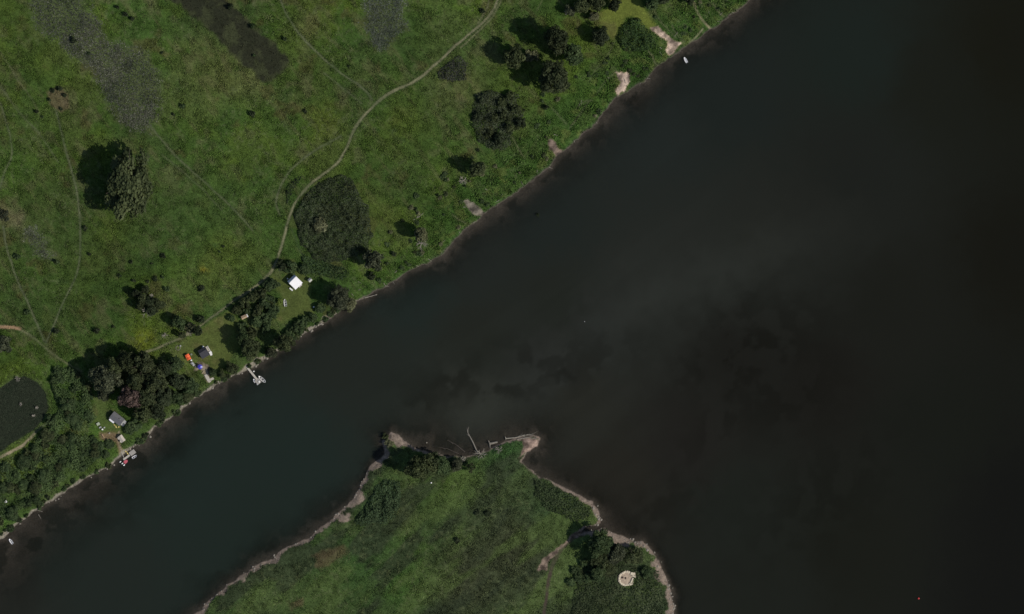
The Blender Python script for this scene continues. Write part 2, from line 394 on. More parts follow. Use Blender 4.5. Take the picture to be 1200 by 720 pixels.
    # lawns
    for P, cl, a in ((LAWN_A, (.066, .082, .026), .95), (LAWN_B, (.064, .080, .026), .95), (LAWN_C, (.112, .132, .032), .95), (LAWN_D, (.06, .085, .026), .9)):
        lm = sstep(-2.5, 2.5, local(sd, P, Xw, Yw, 20, -99))
        mixc(lm, cl, a); mixc(lm * sstep(.52, .66, n2 * .5 + n3 * .5), (.092, .080, .04), .5); th *= 1 - .72 * lm; grass *= 1 - .35 * lm
    dm = sstep(-2, 2, local(sd, DIRT_D, Xw, Yw, 20, -99)); mixc(dm, (.17, .115, .07), .85); grass *= 1 - .85 * dm
    # trails
    for P, hw, a, kind in TRAILS:
        P2 = smooth_line(P, 2)
        a = min(1, a * 1.6) if kind == 'green' else a
        d = local(d_line, P2, Xw * .35 + X * .65, Yw * .35 + Y * .65, 9, 99)
        brk = .5 + .5 * sstep(.35, .62, fbm(X, Y, 13, 3, 271))
        hw = hw * (.45 + .75 * fbm(X, Y, 18, 3, 275)); tm = sstep(hw + .7, hw - .35, d) * a * brk
        if kind in ('pale', 'green'): mixc(sstep(hw + 3.0, hw + .5, d) * a * .6, (.030, .045, .019))
        mixc(tm, TCOL[kind]); grass *= 1 - sstep(hw + 1.2, hw - .2, d) * min(1, a + .25)
    # dark aquatic marsh in the south-west pond (water sheet lies on top)
    pd = local(sd, DRY_POND, Xw * .5 + X * .5, Yw * .5 + Y * .5, 40, -99)
    pm = sstep(-1.5, 1.5, pd)
    mixc(sstep(-7, -2, pd) * (1 - pm), (.050, .070, .028), .7)
    mixc(pm, (.022, .03, .018)); grass *= 1 - pm
    # sand and gravel
    gw = idw(GRAVEL, X, Y, 4.0) * (-.35 + 2.1 * fbm(X, Y, 13, 4, 291))
    gv = sstep(gw + .8, gw - .8, s)
    gcol = np.where(on_isle[..., None], np.array([.185, .145, .115]), np.array([.195, .175, .135]))
    wild = (sstep(400, 460, X) * (~on_isle))[..., None]
    gcol = gcol * (1 - wild) + np.array([.095, .075, .058]) * wild
    gcol = gcol * (.62 + .75 * fbm(X, Y, 3.5, 3, 301))[..., None]
    C[:] = C * (1 - gv[..., None]) + gcol * gv[..., None]
    grass *= 1 - gv * .93
    for i, P in enumerate(SANDS):
        sm = sstep(-.6, 1.0, local(sd, P, Xw, Yw, 14, -99) + 5.0 * (fbm(X, Y, 6, 4, 315) - .52))
        cl = [(.42, .32, .245), (.33, .255, .20), (.125, .11, .085), (.14, .105, .082), (.34, .295, .225), (.20, .145, .115), (.18, .15, .105), (.15, .112, .085)][i]
        pat = np.array(cl) * (.30 + 1.3 * sstep(.25, .75, fbm(X, Y, 6, 4, 311)) * .95)[..., None]
        C[:] = C * (1 - sm[..., None]) + pat * sm[..., None]; grass *= 1 - sm
    gs_ = (grass * sstep(1, 5, s))[..., None]
    C *= 1 - gs_ * (1 - np.where((isl > -4)[..., None], np.array([.93, 1.02, .90]), np.array([1.02, 1.07, .72])))
    # the wet margin and the river bed
    wetc = np.array([.066, .053, .046])
    wet = sstep(1.4 + 2.5 * wild[..., 0] * fbm(X, Y, 12, 3, 295), -.6, s)[..., None]
    C[:] = C * (1 - wet) + (wetc * (.5 + 1.0 * fbm(X, Y, 13, 5, 331))[..., None]) * wet
    weed = sstep(-1, -8, s) * sstep(.48, .58, fbm(X, Y, 20, 5, 351))
    mixc(weed, (.020, .018, .015), .85)
    lf = sstep(1, 4, s) * grass
    clumps = sstep(.44, .60, fbm(X, Y, 8, 4, 361)); specks = sstep(.60, .72, fbm(X, Y, 3.2, 3, 371))
    C *= (1 - lf * .15 * clumps * (1 - .4 * lush))[..., None]
    mixc(lf * specks * sstep(.42, .62, fbm(X, Y, 40, 3, 381)), (.095, .112, .050), .40)
    th *= 1 + .7 * clumps * lf
    fine_ = fbm(u * .5, v, 3.2, 3, 391); big_ = fbm(X, Y, 130, 3, 395); C *= (.84 + .36 * n4)[..., None] * (1.06 + lf * (.07 + .6 * (big_ - .5)))[..., None] * (1 + lf * .5 * (fine_ - .5))[..., None]
    # heights
    w = idw(SHALLOW, X, Y, 3.0)
    land_h = .05 + 1.0 * sstep(0, 7, s) + .35 * (n2 - .5) * sstep(2, 16, s) + .22 * (n3 - .5) * sstep(2, 10, s) * grass
    bed = -.03 - 2.2 * np.minimum(np.maximum(-s, 0) / np.maximum(w, 3), 2.2)
    H = np.where(s > 0, land_h, bed)
    H = np.where(pd > -3, H * (1 - sstep(-3, 3, pd)) + .55 * sstep(-3, 3, pd), H)
    return H, C, grass, th, s, reed

AX = axis(-50, 1250, 1.25, 2.0); AY = axis(-50, 770, 1.25, 2.0)
GX, GY = np.meshgrid(AX, AY)
GH, GC, GG, GT, GS, GR = ground_fields(GX, GY)

def sample(field, px, py):
    px = np.asarray(px, float); py = np.asarray(py, float)
    i = np.clip(np.searchsorted(AX, px) - 1, 0, len(AX) - 2); j = np.clip(np.searchsorted(AY, py) - 1, 0, len(AY) - 2)
    fx = np.clip((px - AX[i]) / (AX[i + 1] - AX[i]), 0, 1); fy = np.clip((py - AY[j]) / (AY[j + 1] - AY[j]), 0, 1)
    if field.ndim == 3: fx = fx[..., None]; fy = fy[..., None]
    return (field[j, i] * (1 - fx) + field[j, i + 1] * fx) * (1 - fy) + (field[j + 1, i] * (1 - fx) + field[j + 1, i + 1] * fx) * fy

def gz(px, py): return float(sample(GH, np.array([px]), np.array([py]))[0])

def grid_mesh(name, X, Y, Z, attrs):
    ny, nx = X.shape
    V = np.stack([(X - 600) * M, (360 - Y) * M, Z], -1).reshape(-1, 3)
    idx = np.arange(nx * ny).reshape(ny, nx)
    F = np.stack([idx[1:, :-1], idx[1:, 1:], idx[:-1, 1:], idx[:-1, :-1]], -1).reshape(-1, 4)
    return np_mesh(name, V, F, attrs)

gm = grid_mesh('ground', GX, GY, GH, [('ground_colour', 'FLOAT_COLOR', GC.reshape(-1, 3))])
ground = link('ground', gm, attr_mat('meadow ground', 'ground_colour', .95, .38, 1.1, .55)); ground['kind'] = 'structure'
gm.shade_smooth()

# ------------------------------------------------------------------ river
WX, WY = np.meshgrid(axis(-50, 1250, 2.5, 3.0), axis(-50, 770, 2.5, 3.0))
ws = shore_sd(WX, WY)
wid = idw(SHALLOW, WX, WY, 3.0)
rel = np.maximum(-ws, 0) / np.maximum(wid * (.6 + .8 * fbm(WX, WY, 26, 4, 401)), 3)
opac = .12 + .88 * (1 - np.exp(-1.25 * rel ** 1.5))
WC = np.zeros(WX.shape + (3,))
tones = [(0, 700, .0115, .0120, .0110), (100, 660, .0100, .0125, .0115), (230, 560, .0092, .0135, .0125), (340, 540, .0090, .0132, .0122), (300, 620, .0090, .0130, .0118), (420, 420, .0105, .0120, .0108), (480, 340, .0095, .0130, .0122),
         (560, 300, .0105, .0118, .0112), (640, 260, .0092, .0112, .0108), (760, 150, .0100, .0120, .0118), (850, 110, .0080, .0100, .0098), (560, 400, .0105, .0112, .0098), (560, 480, .0170, .0172, .0150), (680, 480, .0128, .0124, .0108), (650, 350, .0100, .0108, .0096),
         (640, 425, .0128, .0130, .0122), (700, 380, .0130, .0134, .0126), (760, 340, .0132, .0136, .0126), (830, 312, .0124, .0128, .0118), (900, 285, .0112, .0114, .0104), (970, 262, .0098, .0100, .0092), (720, 560, .0110, .0098, .0085), (800, 520, .0092, .0082, .0078), (860, 420, .0072, .0068, .0064), (960, 450, .0068, .0062, .0058), (860, 600, .0082, .0090, .0080), (1000, 60, .0075, .0100, .0092),
         (1000, 200, .0080, .0085, .0080), (1100, 100, .0068, .0072, .0060), (1180, 60, .0062, .0060, .0045), (1190, 300, .0058, .0055, .0045), (1050, 350, .0070, .0070, .0062), (1100, 500, .0062, .0066, .0058), (1190, 600, .0050, .0050, .0052), (1000, 650, .0066, .0068, .0058), (900, 690, .0080, .0086, .0076), (1190, 710, .0050, .0050, .0052)]
XW, YW = noise_warp(WX, WY, 16, 411)
for k in range(3): WC[..., k] = idw([(t[0], t[1], t[2 + k]) for t in tones], XW, YW, 3.2)
shoal = np.exp(-(d_line([(560, 500), (650, 430), (760, 348), (870, 304), (990, 262)], XW, YW) / 24) ** 2) * (.4 + .9 * fbm(WX, WY, 50, 3, 415)) * sstep(1060, 860, WX)
WC += .0032 * shoal[..., None] * np.array([1, 1.02, .95])
WC *= (1 - .14 * sstep(1060, 1200, WX))[..., None]
weeds = np.zeros(WX.shape)
for (x, y, rx, ry, a) in [(525, 450, 46, 18, .5), (500, 470, 36, 14, .42), (650, 425, 70, 26, .42), (590, 455, 40, 12, .5), (700, 405, 50, 14, .25), (660, 440, 20, 8, .6), (880, 410, 60, 50, .4), (840, 500, 26, 34, .35), (900, 470, 60, 40, .3), (870, 365, 34, 30, .3),
                         (170, 528, 40, 14, .5), (240, 478, 34, 12, .6), (90, 590, 60, 26, .5), (120, 570, 20, 8, .5), (40, 630, 40, 20, .4), (730, 122, 26, 10, .6), (770, 600, 40, 40, .3), (960, 580, 60, 60, .25), (350, 640, 60, 12, .45), (300, 680, 60, 12, .45)]:
    g = np.exp(-(((XW - x) * .8 - (YW - y) * -.55) ** 2 / (rx * rx) + ((YW - y) * .8 - (XW - x) * -.0) ** 2 / (ry * ry)))
    weeds = np.maximum(weeds, g * a)
weeds = weeds * sstep(.44, .56, fbm(WX, WY, 22, 6, 421)) 
silt = sstep(.52, .68, fbm(WX * .7 + WY * .7, (WY * .8 - WX * .0 + WX * .55) * 2.4, 60, 4, 431)) * sstep(960, 700, WX)
WC *= (1 + .06 * silt - 1.0 * weeds * .75)[..., None]
WC = np.maximum(WC * 1.5 * np.array([.97, 1.05, .99]) + np.array([-.0002, -.0012, -.0040]), .002)
wm = grid_mesh('river', WX, WY, np.zeros(WX.shape), [('water_colour', 'FLOAT_COLOR', WC.reshape(-1, 3)), ('turbidity', 'FLOAT', opac.ravel())])
wmat = bpy.data.materials.new('river water'); wmat.use_nodes = True
nt = wmat.node_tree; b = nt.nodes['Principled BSDF']; out = nt.nodes['Material Output']
b.inputs['Roughness'].default_value = .12; b.inputs['IOR'].default_value = 1.33
a1 = nt.nodes.new('ShaderNodeAttribute'); a1.attribute_name = 'water_colour'
a2 = nt.nodes.new('ShaderNodeAttribute'); a2.attribute_name = 'turbidity'
vs = nt.nodes.new('ShaderNodeVectorMath'); vs.operation = 'SCALE'; vs.inputs['Scale'].default_value = 1.0
WATER_SCALE = vs
nt.links.new(a1.outputs['Color'], vs.inputs[0]); nt.links.new(vs.outputs[0], b.inputs['Base Color'])
tcn = nt.nodes.new('ShaderNodeTexCoord'); nz = nt.nodes.new('ShaderNodeTexNoise'); nz.inputs['Scale'].default_value = .7; nz.inputs['Detail'].default_value = 4
nt.links.new(tcn.outputs['Object'], nz.inputs['Vector'])
bp = nt.nodes.new('ShaderNodeBump'); bp.inputs['Strength'].default_value = .06; bp.inputs['Distance'].default_value = .1
nt.links.new(nz.outputs['Fac'], bp.inputs['Height']); nt.links.new(bp.outputs[0], b.inputs['Normal'])
tp = nt.nodes.new('ShaderNodeBsdfTransparent'); tp.inputs['Color'].default_value = (.80, .82, .78, 1)
ms = nt.nodes.new('ShaderNodeMixShader')
nt.links.new(a2.outputs['Fac'], ms.inputs[0]); nt.links.new(tp.outputs[0], ms.inputs[1]); nt.links.new(b.outputs[0], ms.inputs[2]); nt.links.new(ms.outputs[0], out.inputs['Surface'])
river = link('river', wm, wmat); river['kind'] = 'structure'

# ------------------------------------------------------------------ pond in the south-west corner
pm_ = MB(); pp = smooth_line([p for p in DRY_POND] + [DRY_POND[0]], 3)[:-1]
pp = [(x + 2.2 * math.sin(i * 1.7) * rnd.uniform(.2, 1), y + 2.0 * math.cos(i * 2.3) * rnd.uniform(.2, 1)) for i, (x, y) in enumerate(pp)]
pm_.add([(W(x, y)[0], W(x, y)[1], .62) for x, y in pp], [tuple(range(len(pp)))[::-1]])
pmat = mat('pond weed', (.0150, .0225, .0115), .6, .35, .5, spec=.1)
for n_ in pmat.node_tree.nodes:
    if n_.type == 'TEX_NOISE':
        mp_ = pmat.node_tree.nodes.new('ShaderNodeMapping'); mp_.inputs['Rotation'].default_value = (0, 0, math.radians(-32)); mp_.inputs['Scale'].default_value = (.14, 1, 1)
        tc_ = [q for q in pmat.node_tree.nodes if q.type == 'TEX_COORD'][0]
        pmat.node_tree.links.new(tc_.outputs['Object'], mp_.inputs['Vector']); pmat.node_tree.links.new(mp_.outputs[0], n_.inputs['Vector'])
pond = pm_.build('pond', pmat); pond['kind'] = 'structure'

# ------------------------------------------------------------------ ground cover (stuff)
def tufts(name, px, py, col, size, height, blades, m, spread=.55, jit=.25, z0=None):
    n = len(px)
    z = sample(GH, px, py) if z0 is None else z0
    x = (px - 600) * M; y = (360 - py) * M
    V = np.zeros((n, blades, 3, 3), np.float32); CC = np.zeros((n, blades, 3, 3), np.float32)
    ang0 = RNG.uniform(0, 6.283, n)
    for k in range(blades):
        a = ang0 + k * 6.283 / blades + RNG.uniform(-.4, .4, n)
        wd = size * RNG.uniform(.35, .7, n); h = height * RNG.uniform(.6, 1.25, n); sp = size * spread * RNG.uniform(.5, 1.5, n)
        ca, sa = np.cos(a), np.sin(a)
        V[:, k, 0] = np.stack([x - sa * wd, y + ca * wd, z - .03 + .25 * h], -1)
        V[:, k, 1] = np.stack([x + sa * wd, y - ca * wd, z - .03 + .1 * h], -1)
        V[:, k, 2] = np.stack([x + ca * sp * 1.6, y + sa * sp * 1.6, z + h], -1)
        j = 1 + RNG.uniform(-jit, jit, n)
        CC[:, k, :] = (col * j[:, None])[:, None, :]
    F = np.arange(n * blades * 3, dtype=np.int32).reshape(-1, 3)
    me = np_mesh(name, V.reshape(-1, 3), F, [('tint', 'FLOAT_COLOR', CC.reshape(-1, 3))])
    return link(name, me, m)

grass_mat = attr_mat('grass blades', 'tint', .85, .12, 3.0)
NT = 330000
tx = RNG.uniform(-40, 1000, NT * 2); ty = RNG.uniform(-40, 765, NT * 2)
keep = (sample(GS, tx, ty) > 1.0) & (RNG.uniform(0, 1, NT * 2) < sample(GG, tx, ty) * (.35 + .65 * sstep(.35, .6, fbm(tx, ty, 7, 3, 501))) * (1 - .8 * sample(GR, tx, ty)))
tx, ty = tx[keep], ty[keep]
tcol = sample(GC, tx, ty) * 1.42
tone = RNG.uniform(0, 1, len(tx))[:, None]
tcol = tcol * (.72 + .5 * tone)
tcol[:, 2] *= .95
hh = sample(GT, tx, ty)
gr = tufts('meadow_grass', tx, ty, tcol, .42 * (.5 + .5 * hh) * RNG.uniform(.6, 1.3, len(tx)), .42 * hh * RNG.uniform(.5, 1.4, len(tx)), 3, grass_mat)
tag(gr, 'rough meadow grass covering both river banks', 'grass', kind='stuff')

def in_poly_pts(P, n, warp=2.5, seed=3):
    xs = [p[0] for p in P]; ys = [p[1] for p in P]
    x = RNG.uniform(max(-45, min(xs) - 3), min(1245, max(xs) + 3), n); y = RNG.uniform(max(-45, min(ys) - 3), min(765, max(ys) + 3), n)
    xw, yw = noise_warp(x, y, warp, seed)
    k = inside(P, xw, yw) & (sample(GS, x, y) > 1.5)
    return x[k], y[k], xw[k], yw[k]

def reed_bed(P, n, c1, c2, label, h=.75):
    x, y, xw, yw = in_poly_pts(P, n, 11, 33)
    e = sstep(-1, 13, sd(P, xw, yw))
    k = RNG.uniform(0, 1, len(x)) < (.15 + .85 * e) * (.40 + .60 * sstep(.36, .56, fbm(x, y, 26, 4, 511)))
    x, y, e = x[k], y[k], e[k]
    t = (sstep(.3, .7, fbm(x, y, 22, 4, 521)) * .7 + .3 * RNG.uniform(0, 1, len(x)))[:, None]
    col = (np.array(c1) * (1 - t) + np.array(c2) * t) * RNG.uniform(.45, 1.5, (len(x), 1))
    o = tufts('reed_bed', x, y, col, .34 * RNG.uniform(.5, 1.4, len(x)), h * (.5 + .5 * e) * RNG.uniform(.6, 1.2, len(x)), 3, grass_mat)
    tag(o, label, 'reeds', kind='stuff')
reed_bed(REED_A, 60000, (.088, .102, .074), (.190, .195, .145), 'large grey reed bed at the upper left of the meadow')
reed_bed(REED_B, 18000, (.088, .110, .078), (.165, .185, .140), 'grey tongue of reeds at the top edge of the meadow')
reed_bed(REED_C, 6000, (.085, .10, .065), (.18, .19, .135), 'small pale grey reed patch at the left edge of the meadow', .6)

def thicket(P, hgt, dens, leaf, c1, c2, label, clump=9, seed=601, warp=4, mat_=None, name='thicket'):
    xs = [p[0] for p in P]; ys = [p[1] for p in P]
    area = (max(xs) - min(xs)) * (max(ys) - min(ys)) * M * M
    x, y, xw, yw = in_poly_pts(P, int(area * dens), warp, seed)
    k = ((x - 735) ** 2 + (y - 677.5) ** 2) > 12.5 ** 2
    x, y, xw, yw = x[k], y[k], xw[k], yw[k]
    if P is WOOD_POLY:
        k = RNG.uniform(0, 1, len(x)) < .12 + .88 * sstep(.42, .52, fbm(x, y, 15, 3, 777))
        x, y, xw, yw = x[k], y[k], xw[k], yw[k]
    e = sstep(-.5, 5, sd(P, xw, yw))
    b1 = fbm(x, y, clump, 3, seed + 5); b2 = fbm(x, y, clump * 3.5, 3, seed + 9)
    top = hgt * e ** .6 * (.45 + .75 * sstep(.25, .75, b1) + .3 * (b2 - .5))
    d = RNG.uniform(0, 1, len(x)) ** 2
    z = sample(GH, x, y) + top * (1 - .7 * d)
    n = len(x)
    t = np.clip(sstep(.3, .7, b1) * .55 + .45 * RNG.uniform(0, 1, n), 0, 1)[:, None]
    col = (np.array(c1) * (1 - t) + np.array(c2) * t) * (.8 + .4 * sstep(.3, .7, b2))[:, None]
    c = np.stack([(x - 600) * M, (360 - y) * M, z], -1)
    nrm = RNG.normal(0, 1, (n, 3)); nrm[:, 2] = np.abs(nrm[:, 2]) + .5; nrm /= np.linalg.norm(nrm, axis=1)[:, None]
    ref = RNG.normal(0, 1, (n, 3)); u = np.cross(nrm, ref); u /= np.linalg.norm(u, axis=1)[:, None]; v = np.cross(nrm, u)
    s = (leaf * RNG.uniform(.5, 1.3, n))[:, None]
    V = np.stack([c - u * s, c - v * s * .6, c + u * s, c + v * s * .6], 1).reshape(-1, 3)
    F = np.arange(n * 4, dtype=np.int32).reshape(-1, 4)
    me = np_mesh(name, V, F, [('tint', 'FLOAT_COLOR', np.repeat(col, 4, 0))])
    tag(link(name, me, grass_mat), label, 'shrubs', kind='stuff')
thicket(THICKET_BIG, 2.3, 16, .32, (.027, .038, .019), (.064, .080, .042), 'big round dark thicket beside the bend of the trail', 4.5, 601, 5)
thicket(THICKET_LEAF, 3.0, 8, .45, (.022, .045, .015), (.048, .082, .028), 'dark green leaf-shaped thicket below the bright lawn', 8, 611, 2)
thicket(THICKET_ISLE, 2.4, 10, .44, (.026, .048, .021), (.072, .108, .050), 'lumpy green shrub patch at the west tip of the island', 7, 621)
thicket(THICKET_EAST, 1.5, 8, .42, (.028, .044, .020), (.056, .076, .034), 'dark green shrub patch at the east corner of the island', 8, 631)
thicket(THICKET_N, 2.2, 10, .38, (.024, .027, .022), (.056, .058, .048), 'low dark thicket just under the trail near the top', 9, 641, 5)
thicket(THICKET_W, 2.4, 8, .42, (.022, .034, .017), (.044, .060, .028), 'narrow dark strip of bushes west of the trail bend', 7, 651, 3)
thicket(THICKET_C, 2.0, 8, .42, (.024, .046, .018), (.050, .078, .032), 'green scrub between the round thicket and the white cabin', 8, 661)
thicket(THICKET_SE, 1.6, 8, .42, (.034, .052, .024), (.080, .098, .048), 'scrub around the pale round blind on the island', 9, 671)
thicket(WOOD_POLY, 2.7, 12, .40, (.034, .062, .021), (.082, .120, .044), 'undergrowth of the wood between the pond and the river', 11, 681)

SLOPE_POLY = [(553, 122), (566, 108), (588, 106), (604, 114), (614, 132), (612, 148), (598, 158), (594, 172), (584, 178), (572, 174), (558, 160), (552, 142)]
thicket(SLOPE_POLY, 3.0, 11, .36, (.028, .038, .022), (.076, .090, .052), 'undergrowth of the ragged dark clump on the north slope', 7, 691, 9)
mx_, my_ = RNG.uniform(-45, 62, 60000), RNG.uniform(436, 560, 60000)
k_ = inside(DRY_POND, *noise_warp(mx_, my_, 2.5, 77))
mx_, my_ = mx_[k_], my_[k_]
um_ = mx_ * .85 - my_ * .53; vm_ = mx_ * .53 + my_ * .85
k_ = RNG.uniform(0, 1, len(mx_)) < .25 + .75 * sstep(.36, .52, fbm(um_ * .18, vm_, 5, 3, 711))
mx_, my_ = mx_[k_], my_[k_]
mc_ = np.array([.034, .043, .026]) * RNG.uniform(.6, 1.35, (len(mx_), 1))
tag(tufts('marsh_plants', mx_, my_, mc_, .36 * RNG.uniform(.6, 1.3, len(mx_)), .22 * RNG.uniform(.5, 1.5, len(mx_)), 3, grass_mat, z0=np.full(len(mx_), .64)), 'dark green water plants covering the pond', 'water plants', kind='stuff')
# ------------------------------------------------------------------ trees
LM = {'olive': leaf_mat('olive leaves', (.025, .036, .013), (.092, .112, .044)),
      'grey': leaf_mat('grey green leaves', (.030, .038, .020), (.112, .124, .068)),
      'dark': leaf_mat('dark leaves', (.022, .033, .014), (.056, .072, .034)),
      'drab': leaf_mat('drab leaves', (.025, .036, .014), (.088, .106, .044)),
      'purple': leaf_mat('purple brown leaves', (.045, .033, .026), (.26, .180, .150)),
      'bright': leaf_mat('bright leaves', (.12, .17, .03), (.26, .34, .08)),
      'green': leaf_mat('green leaves', (.032, .056, .020), (.084, .120, .046)),
      'pale': leaf_mat('pale leaves', (.080, .088, .040), (.21, .215, .115))}
BARK = mat('bark', (.10, .085, .065), .9, .4, 3, bump=.5)
DEADW = mat('bleached wood', (.27, .245, .20), .85, .35, 2, bump=.4)
GREYW = mat('grey driftwood', (.20, .18, .15), .85, .35, 2, bump=.4)
DARKW = mat('dark waterlogged wood', (.07, .058, .048), .7, .35, 2, bump=.4)

def leaf_quads(c, out, leaf):
    n = len(c)
    nrm = out + RNG.normal(0, .75, (n, 3)); nrm /= np.linalg.norm(nrm, axis=1)[:, None] + 1e-9
    u = np.cross(nrm, RNG.normal(0, 1, (n, 3))); u /= np.linalg.norm(u, axis=1)[:, None] + 1e-9; v = np.cross(nrm, u)
    s = (leaf * RNG.uniform(.55, 1.35, n))[:, None]
    return np.stack([c - u * s, c - v * s * .62, c + u * s, c + v * s * .62], 1).reshape(-1, 3)

def crown_mesh(name, R, z0, z1, nl, per, leaf, seed, lobe=(.24, .42), stretch=1.0):
    q = np.random.default_rng(seed); Vs = []; Ts = []
    zc = (z0 + z1) / 2; hz = (z1 - z0) / 2
    skew = q.uniform(.75, 1.2, 5)
    for i in range(nl):
        th = q.uniform(0, 6.283); cz = q.uniform(-.8, 1.0)
        rr = math.sqrt(max(0, 1 - cz * cz)) * q.uniform(.35, .88) * skew[int(th / 6.2832 * 5) % 5]
        if cz < 0: rr *= .8 + .3 * q.uniform()
        ctr = np.array([math.cos(th) * rr * R, math.sin(th) * rr * R * stretch, zc + cz * hz * .82])
        lr = R * q.uniform(*lobe)
        n = int(per * q.uniform(.6, 1.3))
        d = RNG.normal(0, 1, (n, 3)); d /= np.linalg.norm(d, axis=1)[:, None]
        rad = lr * (1.1 - .55 * RNG.uniform(0, 1, n) ** 1.6)[:, None]
        c = ctr + d * rad * np.array([1, 1, .9])
        Vs.append(leaf_quads(c, d + np.array([0, 0, .35]), leaf))
        lt = q.uniform(0, 1) ** 1.6 * .8
        Ts.append(np.repeat(np.clip(lt + RNG.uniform(-.2, .4, n), 0, 1), 4))
    V = np.concatenate(Vs); T = np.concatenate(Ts)
    return np_mesh(name, V, np.arange(len(V), dtype=np.int32).reshape(-1, 4), [('tone', 'FLOAT', T)])

def trunk_mesh(name, H, r, seed, R, nb=7):
    q = random.Random(seed); b = MB()
    pts = [(q.uniform(-.04, .04) * H * t, q.uniform(-.04, .04) * H * t, H * t - .2) for t in (0, .05, .3, .55, .8)]
    b.tube(pts, [r * 1.7, r * 1.15, r * .85, r * .6, r * .2], 8)
    for k in range(nb):
        a = k * 2.4 + q.uniform(-.4, .4); t = q.uniform(.28, .7); z = H * t
        L = R * q.uniform(.55, .9)
        b.tube([(0, 0, z), (math.cos(a) * L * .5, math.sin(a) * L * .5, z + L * .35), (math.cos(a) * L, math.sin(a) * L, z + L * .75)], [r * .45, r * .28, r * .06], 5)
    return b.mesh(name)

# size classes: (R, H) nominal -> variants of (crown, trunk)
CL = {}
def variants(key, R, H, zlo, nl, per, leaf, lobe, k, stretch=1.0):
    CL[key] = (R, H, [(crown_mesh('crown', R, zlo, H, nl, per, leaf, 1000 + hash(key) % 97 * 0 + len(CL) * 31 + i, lobe, stretch), trunk_mesh('trunk', H, .035 * H ** .9 / 1.6 + .05, len(CL) * 7 + i, R)) for i in range(k)])
variants('big', 9.0, 18.0, 3.0, 95, 190, .50, (.13, .24), 2)
variants('tall', 6.0, 16.0, 2.5, 52, 170, .45, (.17, .34), 4)
variants('mid', 4.2, 9.0, 1.2, 36, 120, .40, (.20, .38), 4)
variants('open', 4.5, 10.0, 2.5, 22, 70, .36, (.16, .28), 3)
variants('shrub', 2.6, 3.6, .1, 34, 75, .28, (.16, .34), 5)
variants('bush', 1.1, 1.3, .0, 10, 34, .24, (.34, .52), 4)
counter = [0]

def place(px, py, zc):                       # ground position whose point at height zc is seen at this pixel from straight above
    f = 1 - zc / CAMZ
    return 600 + (px - 600) * f, 360 + (py - 360) * f

def tree(px, py, rpx, H, kind, tint, name, label, cat='tree', group=None, sy=1.0, rz=None):
    R0, H0, var = CL[kind]; counter[0] += 1
    cm, tm = var[counter[0] % len(var)]
    qx, qy = place(px, py, H * .62); x, y = W(qx, qy); z = max(gz(qx, qy), -.3)
    s = rpx * M / R0 * 1.1; rot = rnd.uniform(0, 6.283) if rz is None else rz
    if kind in ('shrub', 'bush'):
        o = link(name, cm, LM[tint]); root = o
    else:
        root = bpy.data.objects.new(name, None); COL.objects.link(root); root.empty_display_size = .5
        link('trunk', tm, BARK, root); link('crown', cm, LM[tint], root)
    root.location = (x, y, z - .05); root.rotation_euler = (0, 0, rot); root.scale = (s, s * sy, H / H0)
    return tag(root, label, cat, group)

T = 'broadleaf_tree'; S = 'shrub'
tree(150, 217, 29, 23, 'big', 'olive', T, 'biggest lone olive-brown tree standing alone in the left meadow', sy=1.5, rz=math.pi)
# northern group around (630, 65)
tree(652, 47, 14, 24, 'tall', 'drab', T, 'greyish tree uppermost of the five trees in the northern meadow clump')
tree(603, 66, 12, 15, 'mid', 'olive', T, 'smaller olive tree on the west side of the northern clump')
tree(650, 92, 18, 23, 'tall', 'drab', T, 'widest grey-brown tree at the bottom of the northern clump')
tree(670, 64, 12, 16, 'mid', 'green', T, 'round green tree on the east side of the northern clump')
tree(622, 66, 8, 4.5, 'shrub', 'pale', S, 'pale olive shrub in the middle of the northern tree clump', 'shrub')
tree(704, 42, 9.5, 11, 'mid', 'dark', T, 'dark round tree at the west edge of the bright lawn')
# top edge, west of the lawn
tree(668, 13, 6, 7, 'mid', 'grey', T, 'small grey-leaved tree leftmost in the row along the top edge')
tree(682, 6, 9, 10, 'mid', 'olive', T, 'olive tree second from the left along the top edge')
tree(696, 20, 6, 6, 'mid', 'pale', T, 'pale leaved small tree touching the bright lawn on its west side')
tree(700, 2, 9, 11, 'mid', 'olive', T, 'olive tree next to the dark tree at the top edge')
tree(720, 6, 7, 11, 'mid', 'dark', T, 'very dark tree on the north-west corner of the bright lawn')
tree(733, -14, 9, 11, 'mid', 'dark', T, 'tree cut by the top edge above the bright lawn')
tree(764, 4, 8, 10, 'mid', 'green', T, 'green tree at the top edge east of the bright lawn')
tree(776, -2, 7, 9, 'mid', 'dark', T, 'dark tree at the top edge beside the green one, nearest the river')
tree(808, -1, 6, 8, 'mid', 'dark', T, 'small dark tree alone by the river at the top edge')
# lone trees on the north bank
tree(559, 199, 9, 14, 'mid', 'drab', T, 'small lone tree on the bank with bleached twigs at its foot')
tree(494, 275, 8.5, 14, 'mid', 'pale', T, 'small pale tree beside the bleached snag on the bank')
tree(438, 306, 11, 13, 'mid', 'grey', T, 'round grey-green tree south-east of the round thicket')
tree(397, 350, 13, 15, 'tall', 'grey', T, 'spreading pale grey tree on the bank east of the white cabin')
tree(411, 358, 7, 6, 'mid', 'pale', T, 'small pale tree at the waterline east of the white cabin')
tree(436, 324, 4.5, 3.2, 'shrub', 'dark', S, 'small dark shrub below the round grey-green bank tree', 'shrub')
tree(328, 353, 4, 2.2, 'shrub', 'bright', S, 'bright yellow-green shrub next to the rowing boat on the lawn', 'shrub')
tree(375, 262, 9, 4.8, 'shrub', 'pale', S, 'pale yellowish shrub rising out of the round dark thicket', 'shrub')
